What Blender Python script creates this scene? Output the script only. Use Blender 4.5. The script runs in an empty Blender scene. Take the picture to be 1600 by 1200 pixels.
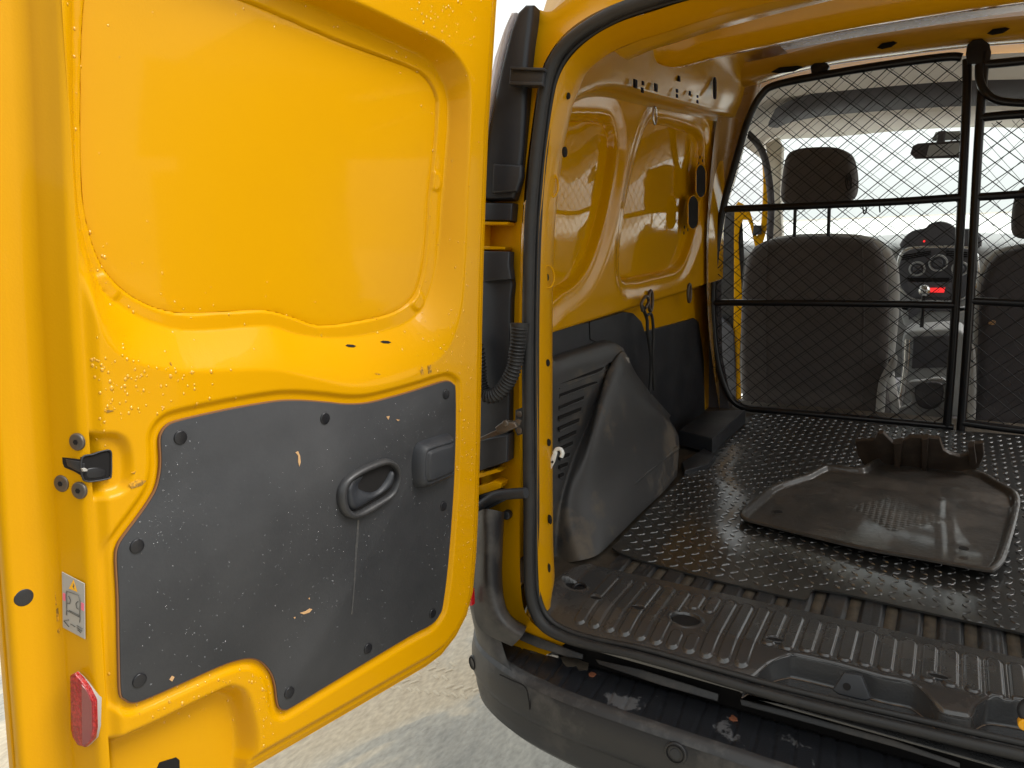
import bpy, math, random
import numpy as np
from mathutils import Vector, Matrix
random.seed(7); RS = np.random.RandomState(7)
scene = bpy.context.scene
COL = scene.collection
A_ = np.array

# ------------------------------------------------------------------ camera
# world: X right, Y into the van, Z up, load floor at z = 0, ground at z = -0.58
RX = A_([0.85834707, 0.07240494, -0.50793488])
RY = A_([0.51122831, -0.20449132, 0.83476279])
RZ = A_([-0.04342733, -0.97618688, -0.21253998])
RM = np.stack([RX, RY, RZ])
CAM = A_([0, 0, 0.65]); FOC = 1143.0
cd = bpy.data.cameras.new('camera'); cam = bpy.data.objects.new('camera', cd); COL.objects.link(cam)
cd.sensor_width = 36; cd.lens = 36 * FOC / 1600; cd.clip_start = 0.02; cd.clip_end = 500
m = Matrix.Identity(4)
for i in range(3):
    m[i][0] = RM[i, 0]; m[i][1] = -RM[i, 1]; m[i][2] = -RM[i, 2]; m[i][3] = CAM[i]
cam.matrix_world = m
scene.camera = cam

# ------------------------------------------------------------------ light
SUN_EL, SUN_AZ = math.radians(52), math.radians(66)     # sun veiled by cloud, ahead and to the right of the van
w = bpy.data.worlds.new('World'); scene.world = w; w.use_nodes = True
nt = w.node_tree; nt.nodes.clear()
sky = nt.nodes.new('ShaderNodeTexSky'); sky.sky_type = 'NISHITA'; sky.sun_disc = False
sky.sun_elevation = SUN_EL; sky.sun_rotation = SUN_AZ; sky.air_density = 1.2; sky.dust_density = 6.0; sky.ozone_density = 1.0
hs = nt.nodes.new('ShaderNodeHueSaturation'); hs.inputs['Saturation'].default_value = 0.12
cl = nt.nodes.new('ShaderNodeMix'); cl.data_type = 'RGBA'; cl.inputs[0].default_value = .55        # closed cloud cover over the clear sky
cl.inputs[7].default_value = (8.2, 8.6, 8.4, 1)
bg = nt.nodes.new('ShaderNodeBackground'); bg.inputs['Strength'].default_value = 0.15
wo = nt.nodes.new('ShaderNodeOutputWorld')
nt.links.new(sky.outputs[0], hs.inputs['Color']); nt.links.new(hs.outputs[0], cl.inputs[6]); nt.links.new(cl.outputs[2], bg.inputs[0]); nt.links.new(bg.outputs[0], wo.inputs[0])
sd = bpy.data.lights.new('sun', 'SUN'); sd.energy = 2.0; sd.angle = math.radians(28); sd.color = (1, .97, .92)
so = bpy.data.objects.new('sun', sd); COL.objects.link(so)
sdir = Vector((math.sin(SUN_AZ) * math.cos(SUN_EL), math.cos(SUN_AZ) * math.cos(SUN_EL), math.sin(SUN_EL)))
so.rotation_euler = sdir.to_track_quat('Z', 'Y').to_euler()
scene.view_settings.view_transform = 'Standard'; scene.view_settings.look = 'None'
scene.view_settings.exposure = 0.42; scene.view_settings.gamma = 1
scene.cycles.max_bounces = 10; scene.cycles.diffuse_bounces = 6; scene.cycles.glossy_bounces = 5
scene.cycles.transparent_max_bounces = 12

# ------------------------------------------------------------------ materials
def mat(name, base, rough=.5, metal=0, c2=None, sc=12, amt=.5, edge=(.45, .65), bump=0, bsc=200, rough2=None,
        coat=0, spec=.5, trans=0, ior=1.45, emit=None, stretch=(1, 1, 1), detail=6, bump2=0, b2sc=8):
    M = bpy.data.materials.new(name); M.use_nodes = True; t = M.node_tree; N = t.nodes; K = t.links
    b = N['Principled BSDF']
    b.inputs['Base Color'].default_value = (*base, 1); b.inputs['Roughness'].default_value = rough
    b.inputs['Metallic'].default_value = metal; b.inputs['IOR'].default_value = ior
    b.inputs['Specular IOR Level'].default_value = spec
    b.inputs['Coat Weight'].default_value = coat; b.inputs['Coat Roughness'].default_value = .14 if name == 'rubber_mat' else .06
    b.inputs['Transmission Weight'].default_value = trans
    if emit:
        b.inputs['Emission Color'].default_value = (*emit[0], 1); b.inputs['Emission Strength'].default_value = emit[1]
    tc = N.new('ShaderNodeTexCoord'); mp = N.new('ShaderNodeMapping'); mp.inputs['Scale'].default_value = stretch
    K.new(tc.outputs['Object'], mp.inputs[0])
    if c2 is not None or rough2 is not None:
        nz = N.new('ShaderNodeTexNoise'); nz.inputs['Scale'].default_value = sc; nz.inputs['Detail'].default_value = detail
        nz.inputs['Roughness'].default_value = .65
        K.new(mp.outputs[0], nz.inputs['Vector'])
        mr = N.new('ShaderNodeMapRange'); mr.inputs[1].default_value = edge[0]; mr.inputs[2].default_value = edge[1]
        mr.inputs[3].default_value = 0; mr.inputs[4].default_value = amt
        K.new(nz.outputs[0], mr.inputs[0])
        if c2 is not None:
            mx = N.new('ShaderNodeMix'); mx.data_type = 'RGBA'
            mx.inputs[6].default_value = (*base, 1); mx.inputs[7].default_value = (*c2, 1)
            K.new(mr.outputs[0], mx.inputs[0]); K.new(mx.outputs[2], b.inputs['Base Color'])
        if rough2 is not None:
            r2 = N.new('ShaderNodeMapRange'); r2.inputs[1].default_value = 0; r2.inputs[2].default_value = max(amt, .01)
            r2.inputs[3].default_value = rough; r2.inputs[4].default_value = rough2
            K.new(mr.outputs[0], r2.inputs[0]); K.new(r2.outputs[0], b.inputs['Roughness'])
    last = None
    for s_, st_ in ((bsc, bump), (b2sc, bump2)):
        if st_:
            n2 = N.new('ShaderNodeTexNoise'); n2.inputs['Scale'].default_value = s_; n2.inputs['Detail'].default_value = 3
            K.new(mp.outputs[0], n2.inputs['Vector'])
            bp = N.new('ShaderNodeBump'); bp.inputs['Strength'].default_value = 1; bp.inputs['Distance'].default_value = st_
            K.new(n2.outputs[0], bp.inputs['Height'])
            if last: K.new(last.outputs[0], bp.inputs['Normal'])
            last = bp
    if last: K.new(last.outputs[0], b.inputs['Normal'])
    return M

YEL = (.59, .285, 0)
M = dict(
    paint=mat('yellow_paint', YEL, .30, c2=(.56, .268, .0), sc=3, amt=.7, edge=(.35, .7), bump=.00012, bsc=420, coat=.14, spec=.10, rough2=.36, bump2=.0006, b2sc=9),
    paintdirty=mat('yellow_paint_grimy', (.80, .37, .004), .32, c2=(.42, .22, .03), sc=9, amt=.45, edge=(.5, .75), bump=.0002, bsc=300, coat=.3, rough2=.5),
    paintin_lifted=mat('yellow_paint_brightened_inside', (.70, .345, .0), .10, c2=(.64, .31, .0), sc=5, amt=.6, edge=(.4, .7), coat=0, spec=.5, rough2=.16),  # same yellow paint, base lightened to brighten the dim load bay
    board=mat('grey_hardboard', (.027, .028, .031), .5, c2=(.06, .06, .062), sc=6, amt=.6, edge=(.35, .75), bump=.00015, bsc=260, rough2=.55),
    boardedge=mat('hardboard_edge', (.20, .09, .03), .8),
    plast=mat('black_plastic', (.020, .022, .027), .42, c2=(.036, .037, .040), sc=8, amt=.5, bump=.0002, bsc=900, rough2=.55),
    plastgrey=mat('grey_plastic', (.030, .030, .032), .34, c2=(.05, .048, .046), sc=14, amt=.6, bump=.00015, bsc=1100, rough2=.5),
    arch=mat('wheel_arch_plastic', (.052, .052, .053), .42, c2=(.15, .125, .095), sc=7, amt=.8, edge=(.53, .62), bump=.0003, bsc=700, rough2=.7),
    bumper=mat('bumper_plastic', (.020, .020, .022), .38, c2=(.115, .105, .095), sc=7, amt=.6, edge=(.52, .66), bump=.0003, bsc=600, rough2=.6),
    bumptop=mat('bumper_step_plastic', (.014, .015, .018), .32, coat=.3, c2=(.095, .095, .10), sc=9, amt=.9, edge=(.60, .625), bump=.0003, bsc=500, rough2=.5),
    sill=mat('painted_sill', (.038, .0385, .040), .24, c2=(.085, .078, .070), sc=14, amt=.5, edge=(.52, .74), bump=.0003, bsc=260, rough2=.45, coat=.35, spec=.7),
    floor=mat('load_floor', (.025, .026, .028), .4, c2=(.07, .055, .04), sc=28, amt=.6, edge=(.5, .7), bump=.0004, bsc=300, rough2=.75),
    gloss=mat('yellow_panel_brightened_inside', (.72, .36, .0), .035, spec=.5, bump2=.0004, b2sc=5),  # shares the lightened inside yellow, with a glossier finish
    primer=mat('overspray_primer', (.40, .21, .03), .22, c2=(.28, .16, .05), sc=4, amt=.6, edge=(.4, .7), spec=.6, rough2=.34),
    cant=mat('thin_paint', (.58, .30, .01), .13, c2=(.48, .25, .02), sc=4, amt=.6, edge=(.4, .7), spec=.6, rough2=.26),
    dust=mat('dusty_floor', (.075, .060, .043), .8, c2=(.035, .029, .023), sc=40, amt=.8, bump=.0006, bsc=300),
    mat_=mat('rubber_mat', (.017, .017, .0165), .40, coat=1, spec=.6, c2=(.036, .034, .031), sc=5, amt=.6, edge=(.45, .7), bump=.0003, bsc=120, rough2=.48, bump2=.0022, b2sc=7),
    tread=mat('worn_tread', (.05, .05, .05), .22, coat=1, spec=.9, c2=(.02, .02, .02), sc=6, amt=.8, edge=(.4, .6), rough2=.4),
    carmat=mat('dusty_car_mat', (.029, .027, .025), .36, coat=.5, c2=(.062, .051, .041), sc=11, amt=.7, bump=.0014, bsc=75, rough2=.62, edge=(.38, .62)),
    brown=mat('muddy_plastic', (.038, .027, .020), .45, c2=(.07, .052, .038), sc=20, amt=.7, bump=.0006, bsc=120),
    rubber=mat('seal_rubber', (.016, .016, .017), .5, c2=(.035, .033, .03), sc=20, amt=.5, bump=.0002, bsc=500, rough2=.65),
    steel=mat('black_tube', (.010, .010, .012), .30, bump=.0001, bsc=300),
    net=mat('net_cord', (.010, .010, .011), .7),
    hole=mat('dark_hole', (.004, .003, .003), .9),
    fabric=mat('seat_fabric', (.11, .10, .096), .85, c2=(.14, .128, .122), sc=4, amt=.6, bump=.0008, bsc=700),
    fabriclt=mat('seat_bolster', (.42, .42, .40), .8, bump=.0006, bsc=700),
    cream=mat('headliner', (.62, .57, .50), .85, bump=.0004, bsc=300),
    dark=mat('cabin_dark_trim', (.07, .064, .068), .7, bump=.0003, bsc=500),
    dash=mat('dashboard_plastic', (.36, .37, .37), .6, bump=.0003, bsc=700),
    dashdk=mat('dash_dark', (.085, .085, .095), .42),
    chrome=mat('silver_trim', (.62, .62, .60), .25, metal=.9),
    glass=mat('windscreen_glass', (.97, 1, .985), .0, trans=1, ior=1.01, spec=.2),
    lens=mat('tail_lens', (.9, .86, .88), .12, trans=.35),
    red=mat('reflector_red', (.24, .004, .008), .28, c2=(.42, .02, .02), sc=260, amt=.9, edge=(.42, .58), bump=.0022, bsc=420, coat=.5),
    redlamp=mat('red_lamp', (.5, .01, .015), .2, coat=.5),
    redglow=mat('radio_display', (.3, .01, .01), .4, emit=((1, .03, .03), .9)),
    rimgrey=mat('reflector_rim', (.36, .33, .31), .5),
    label=mat('label_grey', (.36, .34, .31), .4),
    labyel=mat('label_yellow', (.85, .42, .01), .4), labpink=mat('label_pink', (.75, .16, .22), .4), labink=mat('label_ink', (.10, .10, .09), .5),
    metal=mat('dull_steel', (.12, .105, .09), .42, metal=.6, c2=(.16, .10, .06), sc=60, amt=.6),
    white=mat('white_plastic', (.72, .72, .70), .4),
    rust=mat('rust', (.22, .075, .035), .85, bump=.001, bsc=200),
    leaf=mat('dry_leaf', (.50, .24, .08), .7), chip=mat('chipped_board', (.50, .30, .14), .8),
    ylband=mat('rubber_band', (.60, .45, .05), .5),
    skin=mat('pink_tan', (.60, .36, .25), .7),
    water=mat('water_drop', (1, 1, 1), .0, trans=1, ior=1.3, spec=1),
    drop=mat('bead_of_water', (.9, .92, .95), .03, trans=.88, ior=1.38, spec=1),
)

def ground_mat():
    Mx = mat('wet_concrete', (.42, .36, .27), .5); t = Mx.node_tree; N = t.nodes; K = t.links; b = N['Principled BSDF']
    tc = N.new('ShaderNodeTexCoord'); mp = N.new('ShaderNodeMapping'); mp.inputs['Rotation'].default_value = (0, 0, math.radians(-48)); mp.inputs['Scale'].default_value = (1, .45, 1)
    K.new(tc.outputs['Object'], mp.inputs[0])
    n1 = N.new('ShaderNodeTexNoise'); n1.inputs['Scale'].default_value = 2.6; n1.inputs['Detail'].default_value = 7; n1.inputs['Distortion'].default_value = .8
    K.new(mp.outputs[0], n1.inputs[0])
    r = N.new('ShaderNodeValToRGB'); e = r.color_ramp.elements
    e[0].position = .38; e[0].color = (.27, .26, .23, 1); e[1].position = .62; e[1].color = (.52, .45, .34, 1)
    x = e.new(.49); x.color = (.38, .36, .31, 1); x = e.new(.515); x.color = (.50, .45, .36, 1)
    K.new(n1.outputs[0], r.inputs[0])
    n2 = N.new('ShaderNodeTexNoise'); n2.inputs['Scale'].default_value = 110; n2.inputs['Detail'].default_value = 6
    K.new(mp.outputs[0], n2.inputs[0])
    mx = N.new('ShaderNodeMix'); mx.data_type = 'RGBA'; mx.blend_type = 'OVERLAY'; mx.inputs[0].default_value = .45
    K.new(r.outputs[0], mx.inputs[6]); K.new(n2.outputs[0], mx.inputs[7]); K.new(mx.outputs[2], b.inputs['Base Color'])
    rr = N.new('ShaderNodeMapRange'); rr.inputs[1].default_value = .44; rr.inputs[2].default_value = .56; rr.inputs[3].default_value = .22; rr.inputs[4].default_value = .75
    K.new(n1.outputs[0], rr.inputs[0]); K.new(rr.outputs[0], b.inputs['Roughness'])
    wv = N.new('ShaderNodeTexWave'); wv.inputs['Scale'].default_value = 9; wv.inputs['Distortion'].default_value = 5; wv.inputs['Detail'].default_value = 2
    K.new(mp.outputs[0], wv.inputs[0])
    bp = N.new('ShaderNodeBump'); bp.inputs['Distance'].default_value = .0012; K.new(n2.outputs[0], bp.inputs['Height'])
    bp2 = N.new('ShaderNodeBump'); bp2.inputs['Distance'].default_value = .0015; K.new(wv.outputs[0], bp2.inputs['Height']); K.new(bp.outputs[0], bp2.inputs['Normal'])
    K.new(bp2.outputs[0], b.inputs['Normal'])
    return Mx
M['ground'] = ground_mat()

# ------------------------------------------------------------------ geometry helpers
def ray(p): return RM @ A_([p[0] - 800.0, p[1] - 600.0, FOC])
def on(p, pl):                                   # photograph point onto a real plane (point, normal)
    d = ray(p); q, n = pl; return CAM + d * (n @ (q - CAM)) / (n @ d)
def PX(v): return (A_([v, 0, 0.]), A_([1., 0, 0]))
def PY(v, k=0): return (A_([0, v, 0.]), A_([0, 1., -k]))      # plane Y = v + k z
def PZ(v): return (A_([0, 0, v]), A_([0, 0, 1.]))
def ons(ps, pl): return [on(p, pl) for p in ps]
mir = lambda P: [A_([-p[0], p[1], p[2]]) for p in P]
def nrm(v): v = A_(v, float) if not isinstance(v, np.ndarray) else v; return v / (np.linalg.norm(v) + 1e-12)

VAN_LOC = Vector((0, 2.2, -.58))
def empty(name, loc=(0, 0, 0)):
    o = bpy.data.objects.new(name, None); COL.objects.link(o); o.location = loc; o.empty_display_size = .1; return o
van = empty('yellow_van', VAN_LOC)
van['label'] = 'yellow panel van seen through its open rear, with black bumper and mesh bulkhead'; van['category'] = 'van'

def mesh(name, V, F, mt, parent=van, smooth=True, label=None, kind=None):
    me = bpy.data.meshes.new(name); me.from_pydata([tuple(map(float, v)) for v in V], [], F); me.validate()
    if mt is not None: me.materials.append(M[mt] if isinstance(mt, str) else mt)
    if smooth:
        me.polygons.foreach_set('use_smooth', [True] * len(me.polygons))
    o = bpy.data.objects.new(name, me); COL.objects.link(o)
    if parent is not None:
        o.parent = parent
        if parent is van: o.matrix_parent_inverse = Matrix.Translation(-VAN_LOC)
    if label: o['label'] = label
    if kind: o['kind'] = kind
    return o
def top(o, label, cat, group=None):              # a mesh thing of its own: origin moved to its base
    me = o.data; n = len(me.vertices); c = np.empty(n * 3); me.vertices.foreach_get('co', c); c = c.reshape(-1, 3)
    b = A_([c[:, 0].mean(), c[:, 1].mean(), c[:, 2].min()]); me.vertices.foreach_set('co', (c - b).ravel()); o.location = b
    o['label'] = label; o['category'] = cat
    if group: o['group'] = group
    return o
def sharp(o, deg=35):
    o.data.set_sharp_from_angle(angle=math.radians(deg)); return o

def spl(P, n=8, closed=False):                   # Catmull-Rom
    P = [A_(p, float) for p in P]; out = []; L = len(P); rng = range(L if closed else L - 1)
    for i in rng:
        if closed: a, b, c, d = P[(i - 1) % L], P[i], P[(i + 1) % L], P[(i + 2) % L]
        else: a, b, c, d = P[max(i - 1, 0)], P[i], P[i + 1], P[min(i + 2, L - 1)]
        for k in range(n):
            t = k / n; out.append(.5 * ((2 * b) + (-a + c) * t + (2 * a - 5 * b + 4 * c - d) * t * t + (-a + 3 * b - 3 * c + d) * t ** 3))
    if not closed: out.append(P[-1])
    return out
def resamp(P, n, closed=False):
    P = A_(P)
    if closed: P = np.vstack([P, P[:1]])
    d = np.r_[0, np.cumsum(np.linalg.norm(np.diff(P, axis=0), axis=1))]
    t = np.linspace(0, d[-1], n + (1 if closed else 0))
    out = np.stack([np.interp(t, d, P[:, k]) for k in range(P.shape[1])], 1)
    return out[:-1] if closed else out

def loft(name, curves, mt, parent=van, n=60, across=1, smooth_curves=True, closed=False, thick=0, align=False, **kw):
    if align: C = [A_(spl(c, 8, closed)) for c in curves]; n = len(C[0])
    else: C = [resamp(spl(c, 6, closed) if smooth_curves else c, n, closed) for c in curves]
    if across > 1:
        rows = []
        A = A_(C)
        for i in range(n): rows.append(spl(list(A[:, i]), across))
        C = list(A_(rows).transpose(1, 0, 2))
    m_ = len(C); V = np.vstack(C).tolist(); F = []
    for j in range(m_ - 1):
        for i in range(n if closed else n - 1):
            a = j * n + i; b = j * n + (i + 1) % n; F.append((a, b, b + n, a + n))
    o = mesh(name, V, F, mt, parent, **kw)
    if thick:
        s_ = o.modifiers.new('s', 'SOLIDIFY'); s_.thickness = thick; s_.offset = -1
    return o

def tube(name, P, r, mt, parent=van, seg=10, n=None, closed=False, smoothp=True, flat=None, V0=None, **kw):
    P = spl(P, 6, closed) if smoothp else [A_(p, float) for p in P]
    if n: P = list(resamp(P, n, closed))
    L = len(P); T = []
    for i in range(L):
        a = P[i - 1] if (i > 0 or closed) else P[i]; b = P[(i + 1) % L] if (i < L - 1 or closed) else P[i]
        T.append(nrm(b - a))
    up = A_([0, 0, 1.]) if abs(T[0][2]) < .9 else A_([0, 1., 0])
    N0 = nrm(np.cross(T[0], up)); V = []; F = []
    for i in range(L):
        N0 = nrm(N0 - T[i] * (N0 @ T[i])); B = np.cross(T[i], N0)
        rr = r(i / (L - 1)) if callable(r) else r
        for k in range(seg):
            a = 2 * math.pi * k / seg; V.append(P[i] + rr * (N0 * math.cos(a) + B * math.sin(a)))
    for i in range(L if closed else L - 1):
        for k in range(seg):
            a = i * seg + k; b = i * seg + (k + 1) % seg; c = ((i + 1) % L) * seg
            F.append((a, b, c + (k + 1) % seg, c + k))
    if not closed: F.append(tuple(range(seg))[::-1]); F.append(tuple((L - 1) * seg + k for k in range(seg)))
    if V0 is not None:                            # collect into a shared mesh
        o_ = len(V0[0]); V0[0].extend(V); V0[1].extend([tuple(i + o_ for i in f) for f in F]); return
    return sharp(mesh(name, V, F, mt, parent, **kw), 60)

def box(name, lo, hi, mt, parent=van, bev=.003, rot=None, **kw):
    c = (A_(lo) + A_(hi)) / 2; h = (A_(hi) - A_(lo)) / 2
    V = [A_([x, y, z]) * h for z in (-1, 1) for y in (-1, 1) for x in (-1, 1)]
    if rot is not None: R = A_(Matrix.Rotation(math.radians(rot[1]), 3, rot[0])); V = [R @ v for v in V]
    V = [v + c for v in V]
    F = [(0, 2, 3, 1), (4, 5, 7, 6), (0, 1, 5, 4), (2, 6, 7, 3), (0, 4, 6, 2), (1, 3, 7, 5)]
    o = mesh(name, V, F, mt, parent, **kw)
    if bev: b = o.modifiers.new('b', 'BEVEL'); b.width = bev; b.segments = 3; b.limit_method = 'ANGLE'
    return o

def frame(n, up=(0, 0, 1)):
    n = nrm(A_(n, float)); e2 = A_(up, float); e2 = nrm(e2 - n * (e2 @ n)); e1 = np.cross(e2, n); return e1, e2, n
def plate(name, pts, n, th, mt, parent=van, bev=.002, prof=4, smooth=None, back=True, dome=0, **kw):
    """solid slab: 3-D outline pts on its front face, normal n towards the viewer, rounded front edge"""
    if smooth: pts = spl(pts, smooth, True)
    pts = A_(pts); e1, e2, n = frame(n, (0, 0, 1) if abs(nrm(A_(n, float))[2]) < .9 else (0, 1, 0))
    o0 = pts.mean(0); u = (pts - o0) @ e1; v = (pts - o0) @ e2; hgt = (pts - o0) @ n
    area = .5 * np.sum(u * np.roll(v, -1) - np.roll(u, -1) * v)
    if area < 0: u = u[::-1]; v = v[::-1]; hgt = hgt[::-1]
    L = len(u); P2 = np.stack([u, v], 1)
    nx = np.roll(P2, -1, 0) - P2; nx /= np.linalg.norm(nx, axis=1)[:, None] + 1e-12
    no = np.stack([nx[:, 1], -nx[:, 0]], 1); vn = no + np.roll(no, 1, 0); ln = np.linalg.norm(vn, axis=1)[:, None]; vn /= ln + 1e-9
    V = []; rings = []
    def ring(inset, depth):
        q = P2 - vn * inset; s = len(V)
        for k in range(L): V.append(o0 + e1 * q[k, 0] + e2 * q[k, 1] + n * (hgt[k] - depth))
        rings.append(s)
    for k in range(prof + 1):
        a = math.pi / 2 * k / prof; ring(bev * (1 - math.sin(a)), bev * (1 - math.cos(a)))
    ring(0, th)
    F = []
    for j in range(len(rings) - 1):
        a, b = rings[j], rings[j + 1]
        for k in range(L): F.append((a + k, b + k, b + (k + 1) % L, a + (k + 1) % L))
    F.append(tuple(rings[0] + k for k in range(L)))
    if back: F.append(tuple(rings[-1] + k for k in range(L))[::-1])
    return sharp(mesh(name, V, F, mt, parent, **kw), 40)
def disc(c, n, r, k=20, r2=None, up=(0, 0, 1)):
    e1, e2, n = frame(n, up); r2 = r2 or r
    return [A_(c) + e1 * r * math.cos(2 * math.pi * i / k) + e2 * r2 * math.sin(2 * math.pi * i / k) for i in range(k)]

def sdp(poly, X, Y):                              # signed distance to polygon, negative inside
    P = A_(poly, float); d2 = np.full(X.shape, 1e9); ins = np.zeros(X.shape, bool); L = len(P)
    for i in range(L):
        ax, ay = P[i]; bx, by = P[(i + 1) % L]; ex, ey = bx - ax, by - ay; ll = ex * ex + ey * ey + 1e-18
        t = np.clip(((X - ax) * ex + (Y - ay) * ey) / ll, 0, 1); dx = X - ax - ex * t; dy = Y - ay - ey * t
        d2 = np.minimum(d2, dx * dx + dy * dy)
        c = ((ay > Y) != (by > Y)) & (X < (bx - ax) * (Y - ay) / (by - ay + 1e-18) + ax); ins ^= c
    d = np.sqrt(d2); return np.where(ins, -d, d)
def ss(a, b, x): t = np.clip((x - a) / (b - a), 0, 1); return t * t * (3 - 2 * t)

def hfield(name, org, e1, e2, en, poly, hf, res, mt, parent=van, skirt=0, holes=(), **kw):
    """pressed sheet: grid clipped exactly to the outline poly (2-D), raised by hf(u, v) along en"""
    P = A_(poly); u0, v0 = P.min(0) - res; u1, v1 = P.max(0) + res
    us = np.arange(u0, u1 + res, res); vs = np.arange(v0, v1 + res, res)
    U, Vv = np.meshgrid(us, vs); S = sdp(poly, U, Vv)
    for h in holes: S = np.maximum(S, -sdp(h, U, Vv))
    nu, nv = len(us), len(vs); verts = []; idx = {}
    def gv(i, j):
        k = (i, j)
        if k not in idx: idx[k] = len(verts); verts.append((us[i], vs[j]))
        return idx[k]
    def ev(i, j, i2, j2):
        k = (i, j, i2, j2) if (i, j) < (i2, j2) else (i2, j2, i, j)
        if k not in idx:
            a, b = S[k[1], k[0]], S[k[3], k[2]]; t = a / (a - b); t = min(max(t, .02), .98)
            idx[k] = len(verts); verts.append((us[k[0]] + (us[k[2]] - us[k[0]]) * t, vs[k[1]] + (vs[k[3]] - vs[k[1]]) * t))
        return idx[k]
    F = []; ins = S <= 0; edge = {}
    allin = ins[:-1, :-1] & ins[1:, :-1] & ins[:-1, 1:] & ins[1:, 1:]; anyin = ins[:-1, :-1] | ins[1:, :-1] | ins[:-1, 1:] | ins[1:, 1:]
    for j, i in zip(*np.nonzero(anyin)):
        c = [(i, j), (i + 1, j), (i + 1, j + 1), (i, j + 1)]
        if allin[j, i]: F.append(tuple(gv(*q) for q in c)); continue
        f = []; cut = []
        for k in range(4):
            a, b = c[k], c[(k + 1) % 4]; ia, ib = ins[a[1], a[0]], ins[b[1], b[0]]
            if ia: f.append(gv(*a))
            if ia != ib: e_ = ev(*a, *b); f.append(e_); cut.append(e_)
        if len(f) >= 3: F.append(tuple(f))
        if len(cut) == 2: edge[len(edge)] = cut
    W = A_(verts); H = hf(W[:, 0], W[:, 1])
    P3 = org + W[:, :1] * e1 + W[:, 1:] * e2 + H[:, None] * en
    V = P3.tolist()
    if skirt:
        mp = {}
        for a, b in edge.values():
            q = []
            for x in (a, b):
                q.append(len(V)); V.append((P3[x]).tolist())
            for x in (b, a):
                q.append(len(V)); V.append((P3[x] - en * skirt).tolist())
            F.append(tuple(q))
    if np.cross(e1, e2) @ en < 0: F = [f[::-1] for f in F]
    return mesh(name, V, F, mt, parent, **kw)

# ================================================================== SETTING
def quad_grid(name, x0, x1, y0, y1, z, mt, kind, n=1):
    V = [(x, y, z) for y in np.linspace(y0, y1, n + 1) for x in np.linspace(x0, x1, n + 1)]
    F = [(j * (n + 1) + i, j * (n + 1) + i + 1, (j + 1) * (n + 1) + i + 1, (j + 1) * (n + 1) + i) for j in range(n) for i in range(n)]
    o = mesh(name, V, F, mt, None, smooth=False); o['kind'] = kind; return o
quad_grid('ground', -150, 150, -150, 150, -.58, 'ground', 'structure')
M['pale'] = mat('pale_gravel', (.78, .79, .76), .7, c2=(.66, .67, .63), sc=3, amt=.6)
mesh('sky_blocker_wall', [(-14, -3.6, -.58), (9, -3.6, -.58), (9, -3.6, 1.7), (-14, -3.6, 1.7), (-14, -8, -.58), (9, -8, -.58), (9, -8, 1.7), (-14, -8, 1.7)], [(0, 1, 2, 3), (1, 5, 6, 2), (4, 0, 3, 7), (3, 2, 6, 7), (5, 4, 7, 6)], mat('blocker_dark', (.12, .115, .105), .7, c2=(.16, .15, .14), sc=2, amt=.6), None, smooth=False, kind='structure')  # unseen wall added behind the camera to block sky light from rear-facing surfaces
quad_grid('yard', -40, 40, 5.0, 120, -.574, 'pale', 'structure')

# muddy tyre prints left on the concrete
M['mud'] = mat('mud_print', (.60, .53, .41), .75, bump=.001, bsc=90)
TV, TF = [], []
for (x0, y0, ang, cur, n_) in ((-2.3, 1.15, 12, .10, 90), (-2.4, 1.62, 8, .12, 90), (-2.2, 2.15, 14, .08, 90)):
    x, y, a = x0, y0, math.radians(ang)
    for i in range(n_):
        x += math.cos(a) * .026; y += math.sin(a) * .026; a += math.radians(cur)
        for j in range(5):
            if RS.rand() < .22: continue
            o_ = (j - 2) * .034; cx, cy = x - math.sin(a) * o_, y + math.cos(a) * o_; b_ = a + (.7 if j % 2 else -.7); l_, w_ = .011 + .004 * RS.rand(), .004 + .002 * RS.rand(); q = len(TV)
            for pu, pv in ((-l_, -w_), (l_, -w_ * .7), (l_, w_), (-l_, w_ * .8)):
                TV.append((cx + pu * math.cos(b_) - pv * math.sin(b_), cy + pu * math.sin(b_) + pv * math.cos(b_), -.5795))
            for pu, pv in ((-l_, -w_), (l_, -w_ * .7), (l_, w_), (-l_, w_ * .8)):
                TV.append((cx + .7 * (pu * math.cos(b_) - pv * math.sin(b_)), cy + .7 * (pu * math.sin(b_) + pv * math.cos(b_)), -.5775))
            TF += [(q + 4, q + 5, q + 6, q + 7)] + [(q + k, q + (k + 1) % 4, q + 4 + (k + 1) % 4, q + 4 + k) for k in range(4)]
mp_ = mesh('tyre_prints', TV, TF, 'mud', None, kind='stuff')

# ================================================================== REAR DOOR
DL = nrm(-ray((1640, 465))); DA = nrm(A_([0, .11, .994])); DA = nrm(DA - DL * (DA @ DL)); DN = np.cross(DL, DA); DN = DN if DN[0] > 0 else -DN
D0 = on((742, 700), PY(.9))
def dpl(off=0): return (D0 + DN * off, DN)
def D3(s, t, d=0): return D0 + DL * s + DA * t + DN * d
def d2(p, off=0): q = on(p, dpl(off)) - D0; return (q @ DL, q @ DA)
def d2s(ps, off=0): return [d2(p, off) for p in ps]

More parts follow.
